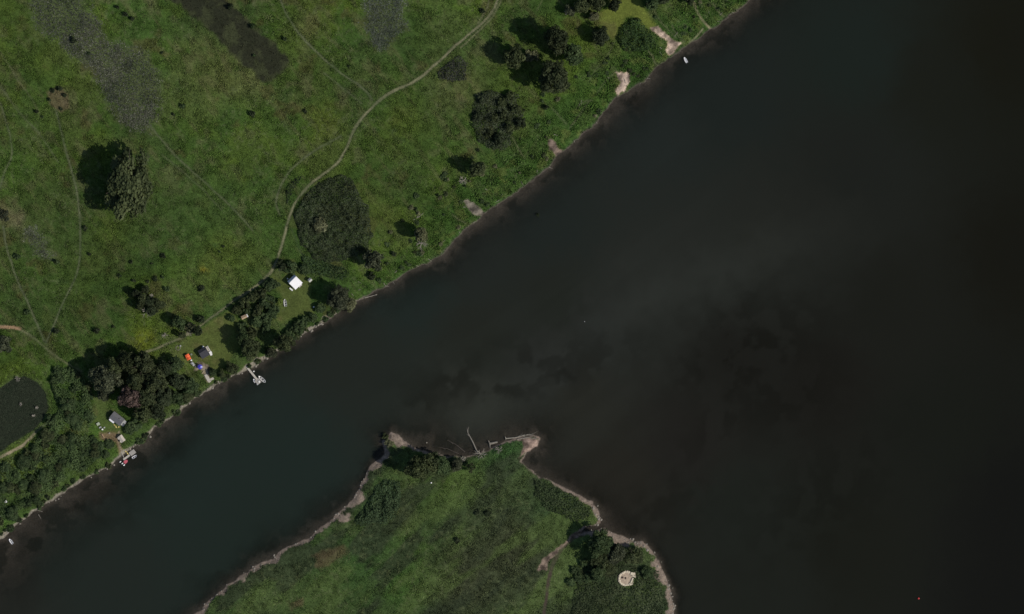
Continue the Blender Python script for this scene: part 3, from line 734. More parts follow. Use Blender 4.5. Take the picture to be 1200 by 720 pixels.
# around the cabins
tree(333, 402, 9.5, 14, 'tall', 'olive', T, 'tall tree on the bank between the two cabin lawns')
tree(293, 408, 12, 14, 'tall', 'olive', T, 'tall tree beside the landing end of the long pier')
tree(284, 396, 7, 12, 'mid', 'green', T, 'slim green tree that shades the east side of the dark cabin lawn')
tree(272, 432, 7, 6, 'mid', 'olive', T, 'low olive tree on the bank left of the long pier')
tree(318, 414, 6, 7, 'mid', 'grey', T, 'grey tree leaning over the bank right of the long pier')
for (x, y, r, h, c) in [(318, 334, 9, 4, 'green'), (306, 344, 7, 4, 'olive'), (312, 354, 9, 4, 'green'), (322, 364, 7, 4, 'green'), (296, 350, 6, 4, 'olive'), (302, 364, 7, 4.5, 'olive'), (314, 372, 8, 4, 'green'), (286, 356, 7, 5, 'olive'),
                        (276, 364, 6, 4.5, 'olive'), (300, 378, 7, 4, 'green'), (312, 384, 7, 4, 'green'), (290, 364, 5, 3, 'green'), (284, 384, 6, 3.5, 'green'), (296, 390, 7, 5, 'olive'), (272, 374, 4.5, 3, 'green')]:
    tree(x, y, r, h, 'shrub', c, S, 'dense shrub in the belt between the two cabin lawns', 'shrub', 'shrubs in the belt between the cabin lawns')
for (x, y, r, h, c) in [(346, 384, 7, 4, 'green'), (356, 378, 7, 4, 'green'), (366, 372, 6, 4, 'green'), (340, 392, 6, 3.5, 'green'), (374, 362, 6, 3.5, 'green'), (352, 388, 5, 3, 'green')]:
    tree(x, y, r, h, 'shrub', c, S, 'bright green shrub on the bank below the white cabin lawn', 'shrub', 'shrubs on the bank below the white cabin lawn')
tree(330, 312, 6, 5, 'shrub', 'dark', S, 'dark shrub north-west of the white cabin beside the trail', 'shrub')
tree(341, 313, 8, 5, 'shrub', 'green', S, 'wide green shrub just north of the white cabin', 'shrub')
tree(355, 316, 7, 4, 'shrub', 'green', S, 'green shrub between the white cabin and the privy', 'shrub')
tree(250, 436, 5, 3, 'shrub', 'green', S, 'green shrub just east of the pale landing steps', 'shrub')
tree(260, 438, 5, 3.2, 'shrub', 'olive', S, 'olive shrub on the bank south-east of the dark cabin', 'shrub')
# thin wood at (172,355) and beside the trail
for (x, y, r, h) in [(160, 344, 4, 6), (167, 350, 4.5, 7), (175, 354, 5, 7), (184, 356, 4.5, 6), (164, 358, 4, 6), (178, 364, 5, 6), (190, 358, 3.5, 4), (170, 340, 3.5, 4)]:
    tree(x, y, r + 1.2, h + 1, 'mid', rnd.choice(['drab', 'dark']), T, 'thin drab tree of the open clump in the middle meadow', 'tree', 'thin trees of the open clump in the meadow')
tree(210, 378, 8, 9, 'mid', 'green', T, 'deep green tree north of the trail above the dark cabin lawn')
tree(224, 384, 7, 8, 'open', 'pale', T, 'pale thin tree on the trail above the dark cabin lawn')
tree(231, 388, 6, 9, 'mid', 'dark', T, 'dark tree at the north-west corner of the dark cabin lawn')
tree(214, 392, 6, 6, 'open', 'drab', T, 'drab thin tree south of the trail by the dark cabin lawn')
tree(236, 374, 5, 4, 'shrub', 'dark', S, 'dark shrub straddling the trail above the dark cabin', 'shrub')
# the grove
for (x, y, r, h, k, c, lb) in [
    (124, 444, 15, 17, 'tall', 'grey', 'grey-green tree on the west edge of the big riverside grove'),
    (150, 424, 12, 17, 'tall', 'olive', 'olive tree on the north edge of the big riverside grove'),
    (168, 428, 14, 19, 'tall', 'drab', 'drab tree near the north-east top of the big grove'),
    (152, 466, 13, 17, 'tall', 'purple', 'purple-brown tree in the middle of the big grove above the grey cabin'),
    (182, 446, 13, 17, 'tall', 'drab', 'tall drab tree in the heart of the big grove, east of the purple one'),
    (172, 464, 12, 15, 'tall', 'drab', 'drab tree between the purple tree and the river'),
    (190, 466, 12, 14, 'tall', 'dark', 'dark tree on the river side of the big grove'),
    (134, 430, 11, 16, 'tall', 'olive', 'olive tree at the north-west corner of the big grove'),
    (160, 446, 11, 15, 'tall', 'drab', 'drab tree directly north of the purple tree'),
    (168, 484, 11, 12, 'mid', 'olive', 'olive tree at the south end of the big grove by the water'),
    (184, 482, 9, 10, 'mid', 'dark', 'dark tree beside the waterline at the south end of the grove'),
    (204, 429, 10, 9, 'mid', 'green', 'broad green tree at the east end of the grove near the trail'),
    (194, 432, 9, 12, 'mid', 'dark', 'dark tree between the green east-end trees and the drab grove'),
    (208, 448, 10, 10, 'mid', 'dark', 'dark tree west of the blue umbrella yard'),
    (222, 452, 9, 7, 'mid', 'green', 'green rounded tree just left of the pale landing steps'),
    (206, 466, 9, 8, 'mid', 'green', 'green tree on the bank south of the grove\'s east end'),
    (220, 464, 7, 5, 'mid', 'olive', 'low olive tree at the waterline left of the landing steps'),
    (122, 462, 8, 9, 'mid', 'grey', 'small grey tree on the grove\'s south-west side above the lawn chairs')]:
    tree(x, y, r, h, k, c, T, lb)
tree(160, 498, 8, 3, 'shrub', 'green', S, 'green shrub on the bank east of the grey cabin', 'shrub')
tree(152, 504, 7, 2.6, 'shrub', 'green', S, 'green shrub between the grey cabin and the cream boat shed', 'shrub')
# wood between pond and river: individual crowns
pts = []; tries = 0
while len(pts) < 56 and tries < 6000:
    tries += 1
    x, y = rnd.uniform(-20, 118), rnd.uniform(428, 620)
    if not bool(inside(WOOD_POLY, np.array([x]), np.array([y]))[0]): continue
    r = rnd.choice([4.5, 5.5, 6.5, 8])
    if float(sample(GS, np.array([x]), np.array([y]))[0]) < r * .7: continue
    if any((x - a) ** 2 + (y - b) ** 2 < ((r + c) * .62) ** 2 for a, b, c in pts): continue
    pts.append((x, y, r))
for (x, y, r) in pts:
    south = y > 500
    if r > 7: tree(x, y, r, rnd.uniform(3.6, 5), 'mid', rnd.choice(['green', 'green', 'olive']), T, 'taller tree in the wood between the pond and the river', 'tree', 'trees of the pond wood')
    else: tree(x, y, r, rnd.uniform(2.6, 3.6), 'shrub', rnd.choice(['green', 'green', 'green', 'olive']), S, 'rounded shrub in the wood between the pond and the river', 'shrub', 'shrubs of the pond wood')
for (x, y) in [(118, 524), (110, 516), (124, 532), (104, 528), (128, 522), (112, 534)]:
    tree(x, y, rnd.uniform(4, 6), rnd.uniform(1.6, 2.6), 'shrub', 'green', S, 'fresh green shrub between the pond wood and the short dock', 'shrub', 'fresh green shrubs above the short dock')
tree(4, 404, 10, 9, 'mid', 'grey', T, 'grey tree cut by the left edge below the rusty track')
tree(4, 252, 8, 7, 'open', 'grey', T, 'bare grey tree cut by the left edge in the upper meadow')
# dark clump on the north slope
for (x, y, r, h, c) in [(598, 114, 6, 4, 'olive'), (588, 122, 6, 4.2, 'olive'), (604, 128, 7, 4.4, 'olive'), (592, 136, 7, 4.4, 'olive'), (610, 144, 6, 4, 'dark'), (580, 140, 6, 4, 'olive'), (596, 150, 6, 4.2, 'olive'),
                        (584, 164, 7, 5.5, 'dark'), (566, 116, 6, 3.6, 'dark'), (574, 156, 5, 3.4, 'olive'), (560, 136, 6, 3.4, 'dark')]:
    tree(x, y, r, h, 'shrub', c, S, 'dark shrub of the ragged clump on the slope below the northern trees', 'shrub', 'shrubs of the ragged clump on the north slope')
# island
for (x, y, r, h, k, c, lb) in [
    (488, 549, 13, 20, 'tall', 'olive', 'westernmost olive tree on the island point, casting the long shadow'),
    (502, 542, 12, 13, 'mid', 'olive', 'wide olive tree in the row along the island point, second from the west'),
    (518, 545, 11, 10, 'mid', 'green', 'green tree in the row along the island point, third from the west'),
    (552, 548, 6, 7, 'open', 'olive', 'thin tree by the uprooted trunk on the island point'),
    (536, 545, 7, 6, 'mid', 'grey', 'low grey tree between the point trees and the uprooted trunk'),
    (703, 637, 13, 16, 'tall', 'green', 'tall green tree shading the mouth of the creek on the island'),
    (722, 650, 12, 11, 'mid', 'grey', 'wide grey-green tree between the creek and the pale blind'),
    (704, 655, 11, 10, 'mid', 'olive', 'olive tree on the east bank of the creek'),
    (740, 652, 12, 8, 'mid', 'olive', 'olive tree nearest the east beach north of the pale blind'),
    (700, 672, 9, 7, 'mid', 'green', 'green tree west of the pale blind'),
    (714, 668, 8, 5, 'mid', 'olive', 'low olive tree touching the pale blind on its north-west side'),
    (760, 672, 7, 4, 'mid', 'green', 'low green tree between the pale blind and the east beach')]:
    tree(x, y, r, h, k, c, T, lb)
for (x, y) in [(674, 668), (684, 660), (680, 678), (668, 682), (690, 676)]:
    tree(x, y, rnd.uniform(5, 7), rnd.uniform(2, 3), 'shrub', 'green', S, 'green shrub between the creek and the green tree by the blind', 'shrub', 'shrubs beside the island creek')
tree(456, 520, 5, 2.4, 'shrub', 'pale', S, 'pale shrub on the bare western tip of the island', 'shrub')
tree(452, 512, 4, 2.0, 'shrub', 'olive', S, 'olive shrub on the bare western tip of the island, by the water', 'shrub')
# little dark bushes in the meadow
for (x, y, r, h) in [(87, 48, 3.5, 2.4), (104, 63, 2, 1.5), (190, 62, 1.8, 1.2), (43, 131, 2.2, 1.6), (50, 137, 1.6, 1.2), (214, 125, 3, 2), (203, 134, 2, 1.4), (296, 134, 3.4, 2.2), (334, 46, 2.6, 2), (409, 78, 1.6, 1.4), (358, 131, 2.4, 1.6), (105, 298, 2, 1.4),
                     (154, 307, 2, 1.6), (191, 300, 3, 1.8), (178, 309, 1.5, 1), (182, 327, 3, 1.6), (191, 325, 2, 1.6), (140, 323, 2.4, 1.6), (157, 329, 2.4, 1.5), (173, 330, 2, 1.2), (196, 339, 3.4, 2), (20, 301, 3.6, 2.2), (66, 307, 3.4, 2.2),
                     (262, 289, 1.6, 1), (257, 295, 1.6, 1), (66, 388, 3.4, 2), (113, 388, 3.6, 2.6), (133, 383, 1.6, 1), (32, 366, 3.4, 2), (236, 338, 3.6, 2), (100, 268, 3, 1.6), (138, 9, 2, 2), (147, 17, 3, 2.2), (155, 22, 2.6, 2),
                     (270, 8, 3.4, 3), (296, 31, 3, 2.4), (62, 106, 2.6, 1.8), (70, 104, 3, 1.8), (58, 117, 2.2, 1.6), (76, 112, 2.4, 1.6), (72, 128, 2, 1.2), (565, 13, 3, 2), (578, 172, 3, 2), (630, 252, 2.2, 1.2), (462, 298, 3, 2), (560, 176, 2, 1.4), (298, 65, 2, 1.4),
                     (640, 126, 3, 2.6), (560, 600, 3.2, 1.6), (572, 602, 3.6, 1.8), (536, 634, 3.4, 1.8)]:
    tree(x, y, r, h, 'bush', rnd.choice(['dark', 'dark', 'green']), 'bush', 'little dark bush standing alone in open grass', 'bush', 'little dark bushes in the grass')
# small green growth on the lush bank
k = 0
while k < 90:
    x, y = rnd.uniform(430, 860), rnd.uniform(0, 330)
    sdv = float(sample(GS, np.array([x]), np.array([y]))[0])
    if 6 < sdv < 70 and float(sample(GG, np.array([x]), np.array([y]))[0]) > .8:
        tree(x, y, rnd.uniform(1.6, 3.4), rnd.uniform(.7, 1.5), 'bush', rnd.choice(['green', 'green', 'olive', 'pale']), 'bush', 'low bush in the lush weeds along the north bank', 'bush', 'low bushes along the lush north bank'); k += 1

k = 0
while k < 70:
    x, y = rnd.uniform(-10, 420), rnd.uniform(340, 650)
    sdv = float(sample(GS, np.array([x]), np.array([y]))[0])
    if 1.2 < sdv < 5.5 and not (x > 200 and y > 540) and not (134 < x < 160 or 236 < x < 252 or 282 < x < 292):
        tree(x, y, rnd.uniform(1.8, 4.0), rnd.uniform(.8, 1.8), 'bush', rnd.choice(['green', 'green', 'olive', 'dark']), 'bush', 'low bush overhanging the gravel bank below the grove and the cabins', 'bush', 'low bushes overhanging the gravel bank'); k += 1

# ------------------------------------------------------------------ dead wood
def snag(px, py, R, H, label, group=None, mt=None, seed=1, name='dead_snag'):
    q = random.Random(seed); b = MB()
    b.tube([(0, 0, -.2), (.1, 0, H * .35), (.05, .15, H)], [R * .07 + .1, R * .05 + .08, .05], 6)
    for k in range(11):
        a = k * 2.39 + q.uniform(-.5, .5); z = H * q.uniform(.3, .95); L = R * q.uniform(.5, 1.0)
        p1 = (math.cos(a) * L * .5, math.sin(a) * L * .5, z + L * .15); p2 = (math.cos(a + .2) * L, math.sin(a + .2) * L, z + L * q.uniform(.1, .35))
        b.tube([(0, 0, z - .1), p1, p2], [.16, .12, .05], 5)
        for s in (-.8, .8): b.tube([p1, (p1[0] + math.cos(a + s) * L * .45, p1[1] + math.sin(a + s) * L * .45, p1[2] + L * .2)], [.10, .04], 5)
    o = b.build(name, mt or DEADW); x, y = W(*place(px, py, H * .6)); o.location = (x, y, max(gz(px, py), -.2))
    return tag(o, label, 'dead tree', group)
snag(494, 285, 5.0, 4.0, 'bleached white snag with many stubby branches on the bank', seed=3)
snag(543, 212, 3.4, 2.6, 'bleached brush at the foot of the small lone bank tree', seed=4)
snag(172, 366, 4.0, 5.0, 'pale dead tree at the lower edge of the open meadow clump', seed=5)
snag(178, 347, 1.6, 4.5, 'short white dead trunk at the top of the open meadow clump', seed=6)
snag(193, 393, 2.6, 4.0, 'dead grey tree west of the dark cabin lawn', seed=7, mt=GREYW)
snag(222, 390, 3.0, 5.0, 'grey leafless tree right beside the pale thin tree on the trail', seed=8, mt=GREYW)
snag(24.5, 474, 1.3, 1.6, 'pale dead bush standing in the pond, western of the three', seed=9)
snag(43.5, 478, 1.3, 1.8, 'pale dead bush standing in the pond, north-eastern of the three', seed=10)
snag(39.5, 487, 1.3, 1.4, 'pale dead bush standing in the pond, southern of the three', seed=11)
snag(20, 444, 2.6, 2.0, 'grey brush pile on the north rim of the pond', seed=12, mt=GREYW)
snag(563, 532, 4.6, 2.2, 'upturned root tangle of the fallen trunk on the island point', seed=13)
snag(584, 527, 3.2, 1.6, 'pale dead brush between the root tangle and the white fallen tree', seed=14, mt=GREYW)
snag(543, 538, 2.4, 1.2, 'small bleached branch heap west of the root tangle', seed=15)
snag(514, 536, 3.2, 1.6, 'pale branch heap below the island point trees', seed=16)
snag(664, 15, 2.0, 4, 'whitish dead tree beside the leftmost grey tree at the top edge', seed=17)

def log(pts, r0, r1, label, mt, branches=0, root=0, seed=1, group=None, name='driftwood_log', zoff=.25):
    q = random.Random(seed); b = MB(); n = len(pts)
    cx, cy = pts[0]; X0, Y0 = W(cx, cy)
    P = []
    for i, (a, c) in enumerate(pts):
        x, y = W(a, c); P.append((x - X0, y - Y0, max(gz(a, c), -.12) + zoff))
    b.tube(P, [r0 + (r1 - r0) * i / (n - 1) for i in range(n)], 7)
    d = Vector(P[-1]) - Vector(P[0]); L = d.length; an = math.atan2(d.y, d.x)
    for k in range(branches):
        t = q.uniform(.35, 1.0); s = q.choice([-1, 1]) * q.uniform(.12, .5); l = L * q.uniform(.12, .32)
        p = Vector(P[0]) + d * t
        b.tube([tuple(p), (p.x + math.cos(an + s) * l * .5, p.y + math.sin(an + s) * l * .5, p.z + q.uniform(0, .3)), (p.x + math.cos(an + s * 1.3) * l, p.y + math.sin(an + s * 1.3) * l, p.z + q.uniform(-.1, .3))], [r1 * .9, r1 * .7, r1 * .3], 5)
    for k in range(root):
        t = 6.283 * k / root; l = r0 * q.uniform(2.2, 4.0)
        b.tube([P[0], (P[0][0] - math.cos(an) * .4 + math.sin(an) * math.cos(t) * l, P[0][1] - math.sin(an) * .4 - math.cos(an) * math.cos(t) * l, P[0][2] + .3 + math.sin(t) * l * .7)], [r0 * .6, r0 * .2], 5)
    o = b.build(name, mt); o.location = (X0, Y0, 0)
    return tag(o, label, 'driftwood', group)
log([(593, 514), (604, 513), (616, 510), (624, 509)], .36, .08, 'white fallen tree with fanned branches on the north-east tip of the island', DEADW, 16, 9, 21, name='fallen_tree')
log([(560, 532), (554, 518), (548, 507)], .42, .24, 'dark grey fallen trunk running out into the river from the island point', GREYW, 3, 6, 22, name='fallen_tree')
log([(606, 515), (618, 513), (628, 514)], .22, .12, 'slim bleached trunk lying under the white fallen tree', DEADW, 5, 0, 23, name='fallen_tree')
log([(545, 530), (534, 521), (524, 516)], .30, .14, 'dark sunken trunk left of the fallen grey trunk', DARKW, 3, 0, 24, zoff=.0)
log([(538, 532), (524, 526), (512, 524)], .24, .12, 'dark thin sunken branch nearest the island point trees', DARKW, 2, 0, 25, zoff=.0)
log([(574, 520), (579, 519), (583, 518)], .75, .5, 'grey stump lying in the water between the two fallen trees', GREYW, 0, 4, 26)
log([(692, 648), (700, 652), (706, 650)], .2, .1, 'pale fallen branch in the shade of the creek mouth trees', GREYW, 2, 0, 28)
log([(44, 598), (50, 600)], .2, .12, 'short pale log in the shallows off the western bank, upper of two', GREYW, 1, 0, 29, zoff=.2)
log([(45, 603), (48, 608)], .2, .12, 'short pale log in the shallows off the western bank, lower of two', GREYW, 1, 0, 30, zoff=.2)
log([(428, 349), (436, 347), (442, 345)], .25, .14, 'short white log at the waterline east of the spreading grey tree', DEADW, 2, 3, 31)
log([(484, 258), (492, 254), (496, 250)], .0 + .18, .1, 'thin bleached stick in the weeds north of the white snag', DEADW, 2, 0, 32)
k = 0
while k < 44:                                 # scraps of pale driftwood along the wild part of the north bank
    x = rnd.uniform(400, 870); y = rnd.uniform(0, 365)
    sdv = float(sample(GS, np.array([x]), np.array([y]))[0])
    if not (0.5 < sdv < rnd.choice([5, 5, 12, 30])): continue
    a = rnd.uniform(0, 3.14); L = rnd.uniform(2.5, 6)
    log([(x, y), (x + math.cos(a) * L * .5 + rnd.uniform(-.6, .6), y + math.sin(a) * L * .5), (x + math.cos(a) * L, y + math.sin(a) * L)], rnd.uniform(.1, .18), .07,
        'thin pale stick of driftwood lying in the weeds of the north bank', DEADW if rnd.random() < .5 else GREYW, rnd.choice([0, 1, 2]), 0, 100 + k, 'driftwood sticks along the north bank', 'driftwood_stick', .3); k += 1

STONE = mat('shore stone', (.23, .205, .17), .9, .35, 2.5, bump=.4)
rock_meshes = [MB().rock((0, 0, 0), .5, 40 + i).mesh('shore_rock') for i in range(5)]
def rocks(poly, n, label, group, smin, smax, r0, r1):
    k = 0; t = 0
    while k < n and t < 20000:
        t += 1
        x = rnd.uniform(poly[0], poly[2]); y = rnd.uniform(poly[1], poly[3])
        sdv = float(sample(GS, np.array([x]), np.array([y]))[0])
        if not (smin < sdv < smax): continue
        o = link('shore_rock', rock_meshes[k % 5], STONE); s = rnd.uniform(r0, r1)
        o.location = (*W(x, y), gz(x, y) + .05); o.scale = (s, s * rnd.uniform(.7, 1.2), s); o.rotation_euler = (0, 0, rnd.uniform(0, 6))
        tag(o, label, 'rock', group); k += 1
rocks((200, 360, 410, 490), 60, 'pale rock on the gravel bank in front of the cabins', 'rocks on the bank before the cabins', -1.0, 3.0, .6, 1.9)
rocks((0, 500, 200, 640), 40, 'pale rock on the gravel bank south-west of the grove', 'rocks on the south-west bank', -2.0, 2.6, .6, 1.6)
rocks((690, 590, 800, 720), 60, 'pale rock on the east beach of the island', 'rocks on the island\'s east beach', -2.0, 5.0, .6, 1.8)
rocks((230, 540, 450, 720), 40, 'brownish rock on the north-west beach of the island', 'rocks on the island\'s north-west beach', -1.0, 3.0, .5, 1.5)
tag(link('shore_rock', rock_meshes[0], STONE), 'pale boulder alone in shallow water off the island point', 'rock').location = (*W(500, 519), .0)

# ------------------------------------------------------------------ buildings and gear
WHITE = mat('white painted metal', (.74, .73, .745), .45, .05, .6, spec=.4)
WHITEP = mat('white paint', (.78, .77, .74), .6, .10, 1.2)
DARKR = mat('dark shingles', (.045, .045, .052), .9, .3, 3, bump=.4)
GREYR = mat('grey shingles', (.125, .125, .13), .9, .35, 2.5, bump=.4)
TANW = mat('tan boards', (.42, .31, .20), .8, .2, 2, stripes=3)
CREAM = mat('cream boards', (.56, .50, .42), .8, .25, 1.5, stripes=3)
DECKW = mat('weathered deck boards', (.36, .335, .30), .85, .22, 2, stripes=4)
PALEDK = mat('pale deck boards', (.50, .46, .39), .85, .22, 2, stripes=4)
WALLW = mat('grey white siding', (.55, .55, .52), .7, .1, 1.5)
WALLB = mat('brown siding', (.14, .10, .07), .8, .2, 1.5)
GLASS = mat('window glass', (.02, .025, .03), .08, .05, 1, spec=.6)
ORANGE = mat('orange tarpaulin', (.80, .135, .045), .6, .12, .8)
BLUE = mat('blue canopy cloth', (.055, .05, .36), .55, .2, .8)
BLUE_HIGHLIGHT = mat('blue cloth highlight', (.40, .40, .70), .55, .1, .8)  # umbrella cloth lightened to paint a highlight
RED = mat('faded red cover', (.50, .105, .135), .6, .15, .8)
YELLOW = mat('yellow plastic', (.72, .58, .20), .4, .1, .8)
GREYP = mat('grey plastic', (.33, .33, .33), .6, .15, 1)
BLACK = mat('black rubber', (.02, .02, .022), .7, .2, 1)
HULLIN = mat('dark boat floor', (.085, .08, .075), .8, .3, 1.5)
STRAW = mat('dry pale reeds', (.62, .54, .41), .9, .28, 2.0, bump=.5)
EARTH = mat('trodden brown floor', (.40, .315, .235), .95, .3, 1.2, bump=.3)
DARKPIT = mat('dark brown seat boards', (.06, .04, .03), .9, .2, 1)
BUOYR = mat('red buoy plastic', (.55, .05, .05), .5, .1, 1)
GALV = mat('dull galvanised metal', (.38, .385, .37), .5, .25, 1.2, metal=.2)

def thing(name, label, cat, px, py, ang=0, z=None, group=None):
    o = bpy.data.objects.new(name, None); COL.objects.link(o); o.empty_display_size = .5
    o.location = (*W(px, py), gz(px, py) if z is None else z); o.rotation_euler = (0, 0, ang)
    return tag(o, label, cat, group)
def img_ang(dx, dy): return math.atan2(-dy, dx)

def gable(root, L, D, hw, hr, ry, wall_m, roof_m, over=.35, chimney=None, thick=.12):
    """ridge along x at y=ry; eaves at +-D/2 (heights hw); ridge height hr"""
    k1 = (hr - hw) / (D / 2 - ry); k2 = (hr - hw) / (D / 2 + ry)
    MB().prism_x([(-D / 2 + .05, -.3), (D / 2 - .05, -.3), (D / 2 - .05, hw - .05), (ry, hr - .06), (-D / 2 + .05, hw - .05)], -L / 2, L / 2).build('wall', wall_m, root)
    yl, yr = -D / 2 - over, D / 2 + over
    zl, zr = hw - k2 * over, hw - k1 * over
    rf = MB().prism_x([(yl, zl), (ry, hr), (yr, zr), (yr, zr + thick), (ry, hr + thick), (yl, zl + thick)], -L / 2 - over, L / 2 + over).build('roof', roof_m, root)
    MB().box((0, ry, hr + thick + .02), (L + 2 * over + .04, .28, .05)).build('ridge_cap', roof_m, rf)
    if chimney:
        MB().tube([(chimney[0], chimney[1], hw), (chimney[0], chimney[1], hr + .9)], .16, 8).build('chimney', GALV, rf)
    return rf
def opening(root, kind, c, w, h, axis_, m_frame):
    d = (w, .08, h) if axis_ == 'y' else (.08, w, h)
    g = (w - .2, .10, h - .2) if axis_ == 'y' else (.10, w - .2, h - .2)
    f = MB().box(c, d).build(kind, m_frame, root)
    if kind == 'window': MB().box(c, g).build('pane', GLASS, f)
    else: MB().box((c[0] + (.3 if axis_ == 'y' else .03), c[1] + (.03 if axis_ == 'y' else .3), c[2]), (.1, .12, .1) if axis_ == 'y' else (.12, .1, .1)).build('handle', GALV, f)

# white cabin: ridge runs SW-NE, the long white slope faces the river
A45 = img_ang(8.1, -8.0)
c = thing('cabin', 'cabin with a bright white metal roof on the upper lawn', 'cabin', 346.0, 330.8, A45)
gable(c, 5.2, 6.3, 2.3, 4.3, 1.75, WALLW, mat('white ribbed roof metal', (.80, .785, .80), .5, .06, .5, spec=.35, stripes=1.1), .3, None)
opening(c, 'door', (0.6, -3.13, 1.0), .95, 2.0, 'y', TANW)
opening(c, 'window', (-1.5, -3.13, 1.4), 1.1, .9, 'y', WHITEP); opening(c, 'window', (2.6, 0.2, 1.4), 1.1, .9, 'x', WHITEP); opening(c, 'window', (-2.6, -.4, 1.4), 1.1, .9, 'x', WHITEP)
MB().box((.6, -3.75, .12), (2.4, .9, .12)).build('porch_step', DECKW, c)
def table(px, py, ang, w, d, h, m, label, leg_m=None, group=None, z=None, name='garden_table'):
    t = thing(name, label, 'table', px, py, ang, z, group)
    MB().box((0, 0, h), (w, d, .07)).build('tabletop', m, t)
    for sx in (-1, 1):
        for sy in (-1, 1): MB().box((sx * (w / 2 - .12), sy * (d / 2 - .1), h / 2 - .05), (.07, .07, h)).build('leg', leg_m or m, t)
    return t
table(341.4, 339.2, img_ang(4.2, 3.4), 2.3, .85, .75, WHITEP, 'long white table just off the south-west corner of the white cabin')
def chair(px, py, ang, m, label, group=None, s=1.0):
    t = thing('lawn_chair', label, 'chair', px, py, ang, None, group); t.scale = (s, s, s)
    MB().box((0, 0, .42), (.6, .6, .06)).build('seat', m, t)
    MB().box((-.32, 0, .75), (.07, .6, .6)).build('backrest', m, t)
    for sx in (-.25, .25):
        for sy in (-.25, .25): MB().box((sx, sy, .2), (.06, .06, .42)).build('leg', m, t)
    for sy in (-.32, .32): MB().box((0, sy, .62), (.55, .06, .05)).build('armrest', m, t)
    return t
chair(352.8, 333.8, -.8, WHITEP, 'white chair at the south-east front of the white cabin, nearer the door', s=1.3)
chair(351.0, 335.6, -.6, WALLW, 'greyish chair at the south-east front of the white cabin, left of the white one', s=1.3)
t = thing('gas_tank', 'small white gas tank against the shaded back of the white cabin', 'gas tank', 337.2, 326.8, .6)
MB().tube([(0, 0, .1), (0, 0, .3), (0, 0, 1.2), (0, 0, 1.4)], [.35, .42, .42, .2], 12).build('tank', WHITEP, t); MB().tube([(0, 0, 1.35), (0, 0, 1.6)], .1, 8).build('valve', GALV, t)
c = thing('privy', 'tiny pale wooden privy east of the white cabin', 'shed', 363.6, 328.4, A45)
gable(c, 1.7, 1.6, 2.1, 2.6, 0, CREAM, mat('pale grey roofing', (.40, .40, .36), .8, .2, 1.5), .2)
opening(c, 'door', (0, -.78, .95), .7, 1.8, 'y', TANW)

# dark cabin
A30 = img_ang(9, -5.4)
c = thing('cabin', 'cabin with a dark charcoal roof and a white railed deck', 'cabin', 239.2, 413.6, A30)
gable(c, 4.4, 5.0, 2.3, 3.3, .9, WALLB, DARKR, .3, None)
opening(c, 'door', (2.2, -.6, 1.0), .95, 2.0, 'x', WHITEP); opening(c, 'window', (2.2, 1.2, 1.4), 1.0, .9, 'x', WHITEP); opening(c, 'window', (0, -2.48, 1.4), 1.2, .9, 'y', WHITEP)
dk = MB().box((3.2, -.2, .30), (1.5, 5.2, .14)).build('deck', PALEDK, c)
b = MB()
for yy in (-2.8, -1.8, 1.0, 1.9, 2.4): b.box((3.92, yy, .75), (.1, .1, 1.0))
b.box((3.92, .8, 1.2), (.14, 3.4, .1)); b.build('railing', WHITEP, c)
MB().box((3.4, -2.0, 1.0), (1.5, 1.6, .1)).build('awning', WHITEP, c)
MB().box((3.1, -3.2, .2), (1.2, .8, .2)).build('porch_step', WHITEP, c)
t = thing('water_barrel', 'white round water barrel behind the dark cabin', 'barrel', 238.3, 406.6, 0)
MB().tube([(0, 0, 0), (0, 0, .5), (0, 0, 1.1)], [.5, .58, .52], 14).build('barrel', WHITEP, t); MB().tube([(0, 0, 1.1), (0, 0, 1.18)], .56, 14).build('lid', WHITEP, t)

# orange tarp shelter
AO = img_ang(5, 3)
t = thing('tarp_shelter', 'orange tarp shelter west of the dark cabin', 'shelter', 220.8, 418.6, img_ang(3.2, 6.4))
b = MB(); nx, ny = 7, 6
V = [(-1.7 + 3.4 * i / (nx - 1), -1.25 + 2.5 * j / (ny - 1), 2.1 - .45 * abs(j - 2.5) / 2.5 - .25 * math.sin(i / (nx - 1) * 3.14) * .6 + .1 * ((i * 7 + j * 3) % 3 - 1)) for j in range(ny) for i in range(nx)]
V += [(x, y, z - .03) for x, y, z in V]; n0 = nx * ny
F = []
for j in range(ny - 1):
    for i in range(nx - 1):
        a = j * nx + i; F += [(a, a + 1, a + nx + 1, a + nx), (n0 + a, n0 + a + nx, n0 + a + nx + 1, n0 + a + 1)]
b.add(V, F).build('tarp', ORANGE, t)
for sx in (-1.6, 1.6):
    for sy in (-1.15, 1.15): MB().tube([(sx, sy, -.1), (sx, sy, 1.62)], .05, 6).build('pole', GALV, t)
chair(224.5, 415.6, 2.0, mat('pale green plastic', (.42, .46, .34), .6, .1, 1), 'pale greenish chair beside the orange tarp', s=1.4)
t = thing('storage_box', 'small white storage box between the orange tarp and the grey trailer', 'box', 224.5, 422.4, .5)
MB().box((0, 0, .35), (.8, .7, .7)).build('body', WHITEP, t); MB().box((0, 0, .74), (.9, .8, .08)).build('lid', WHITEP, t)
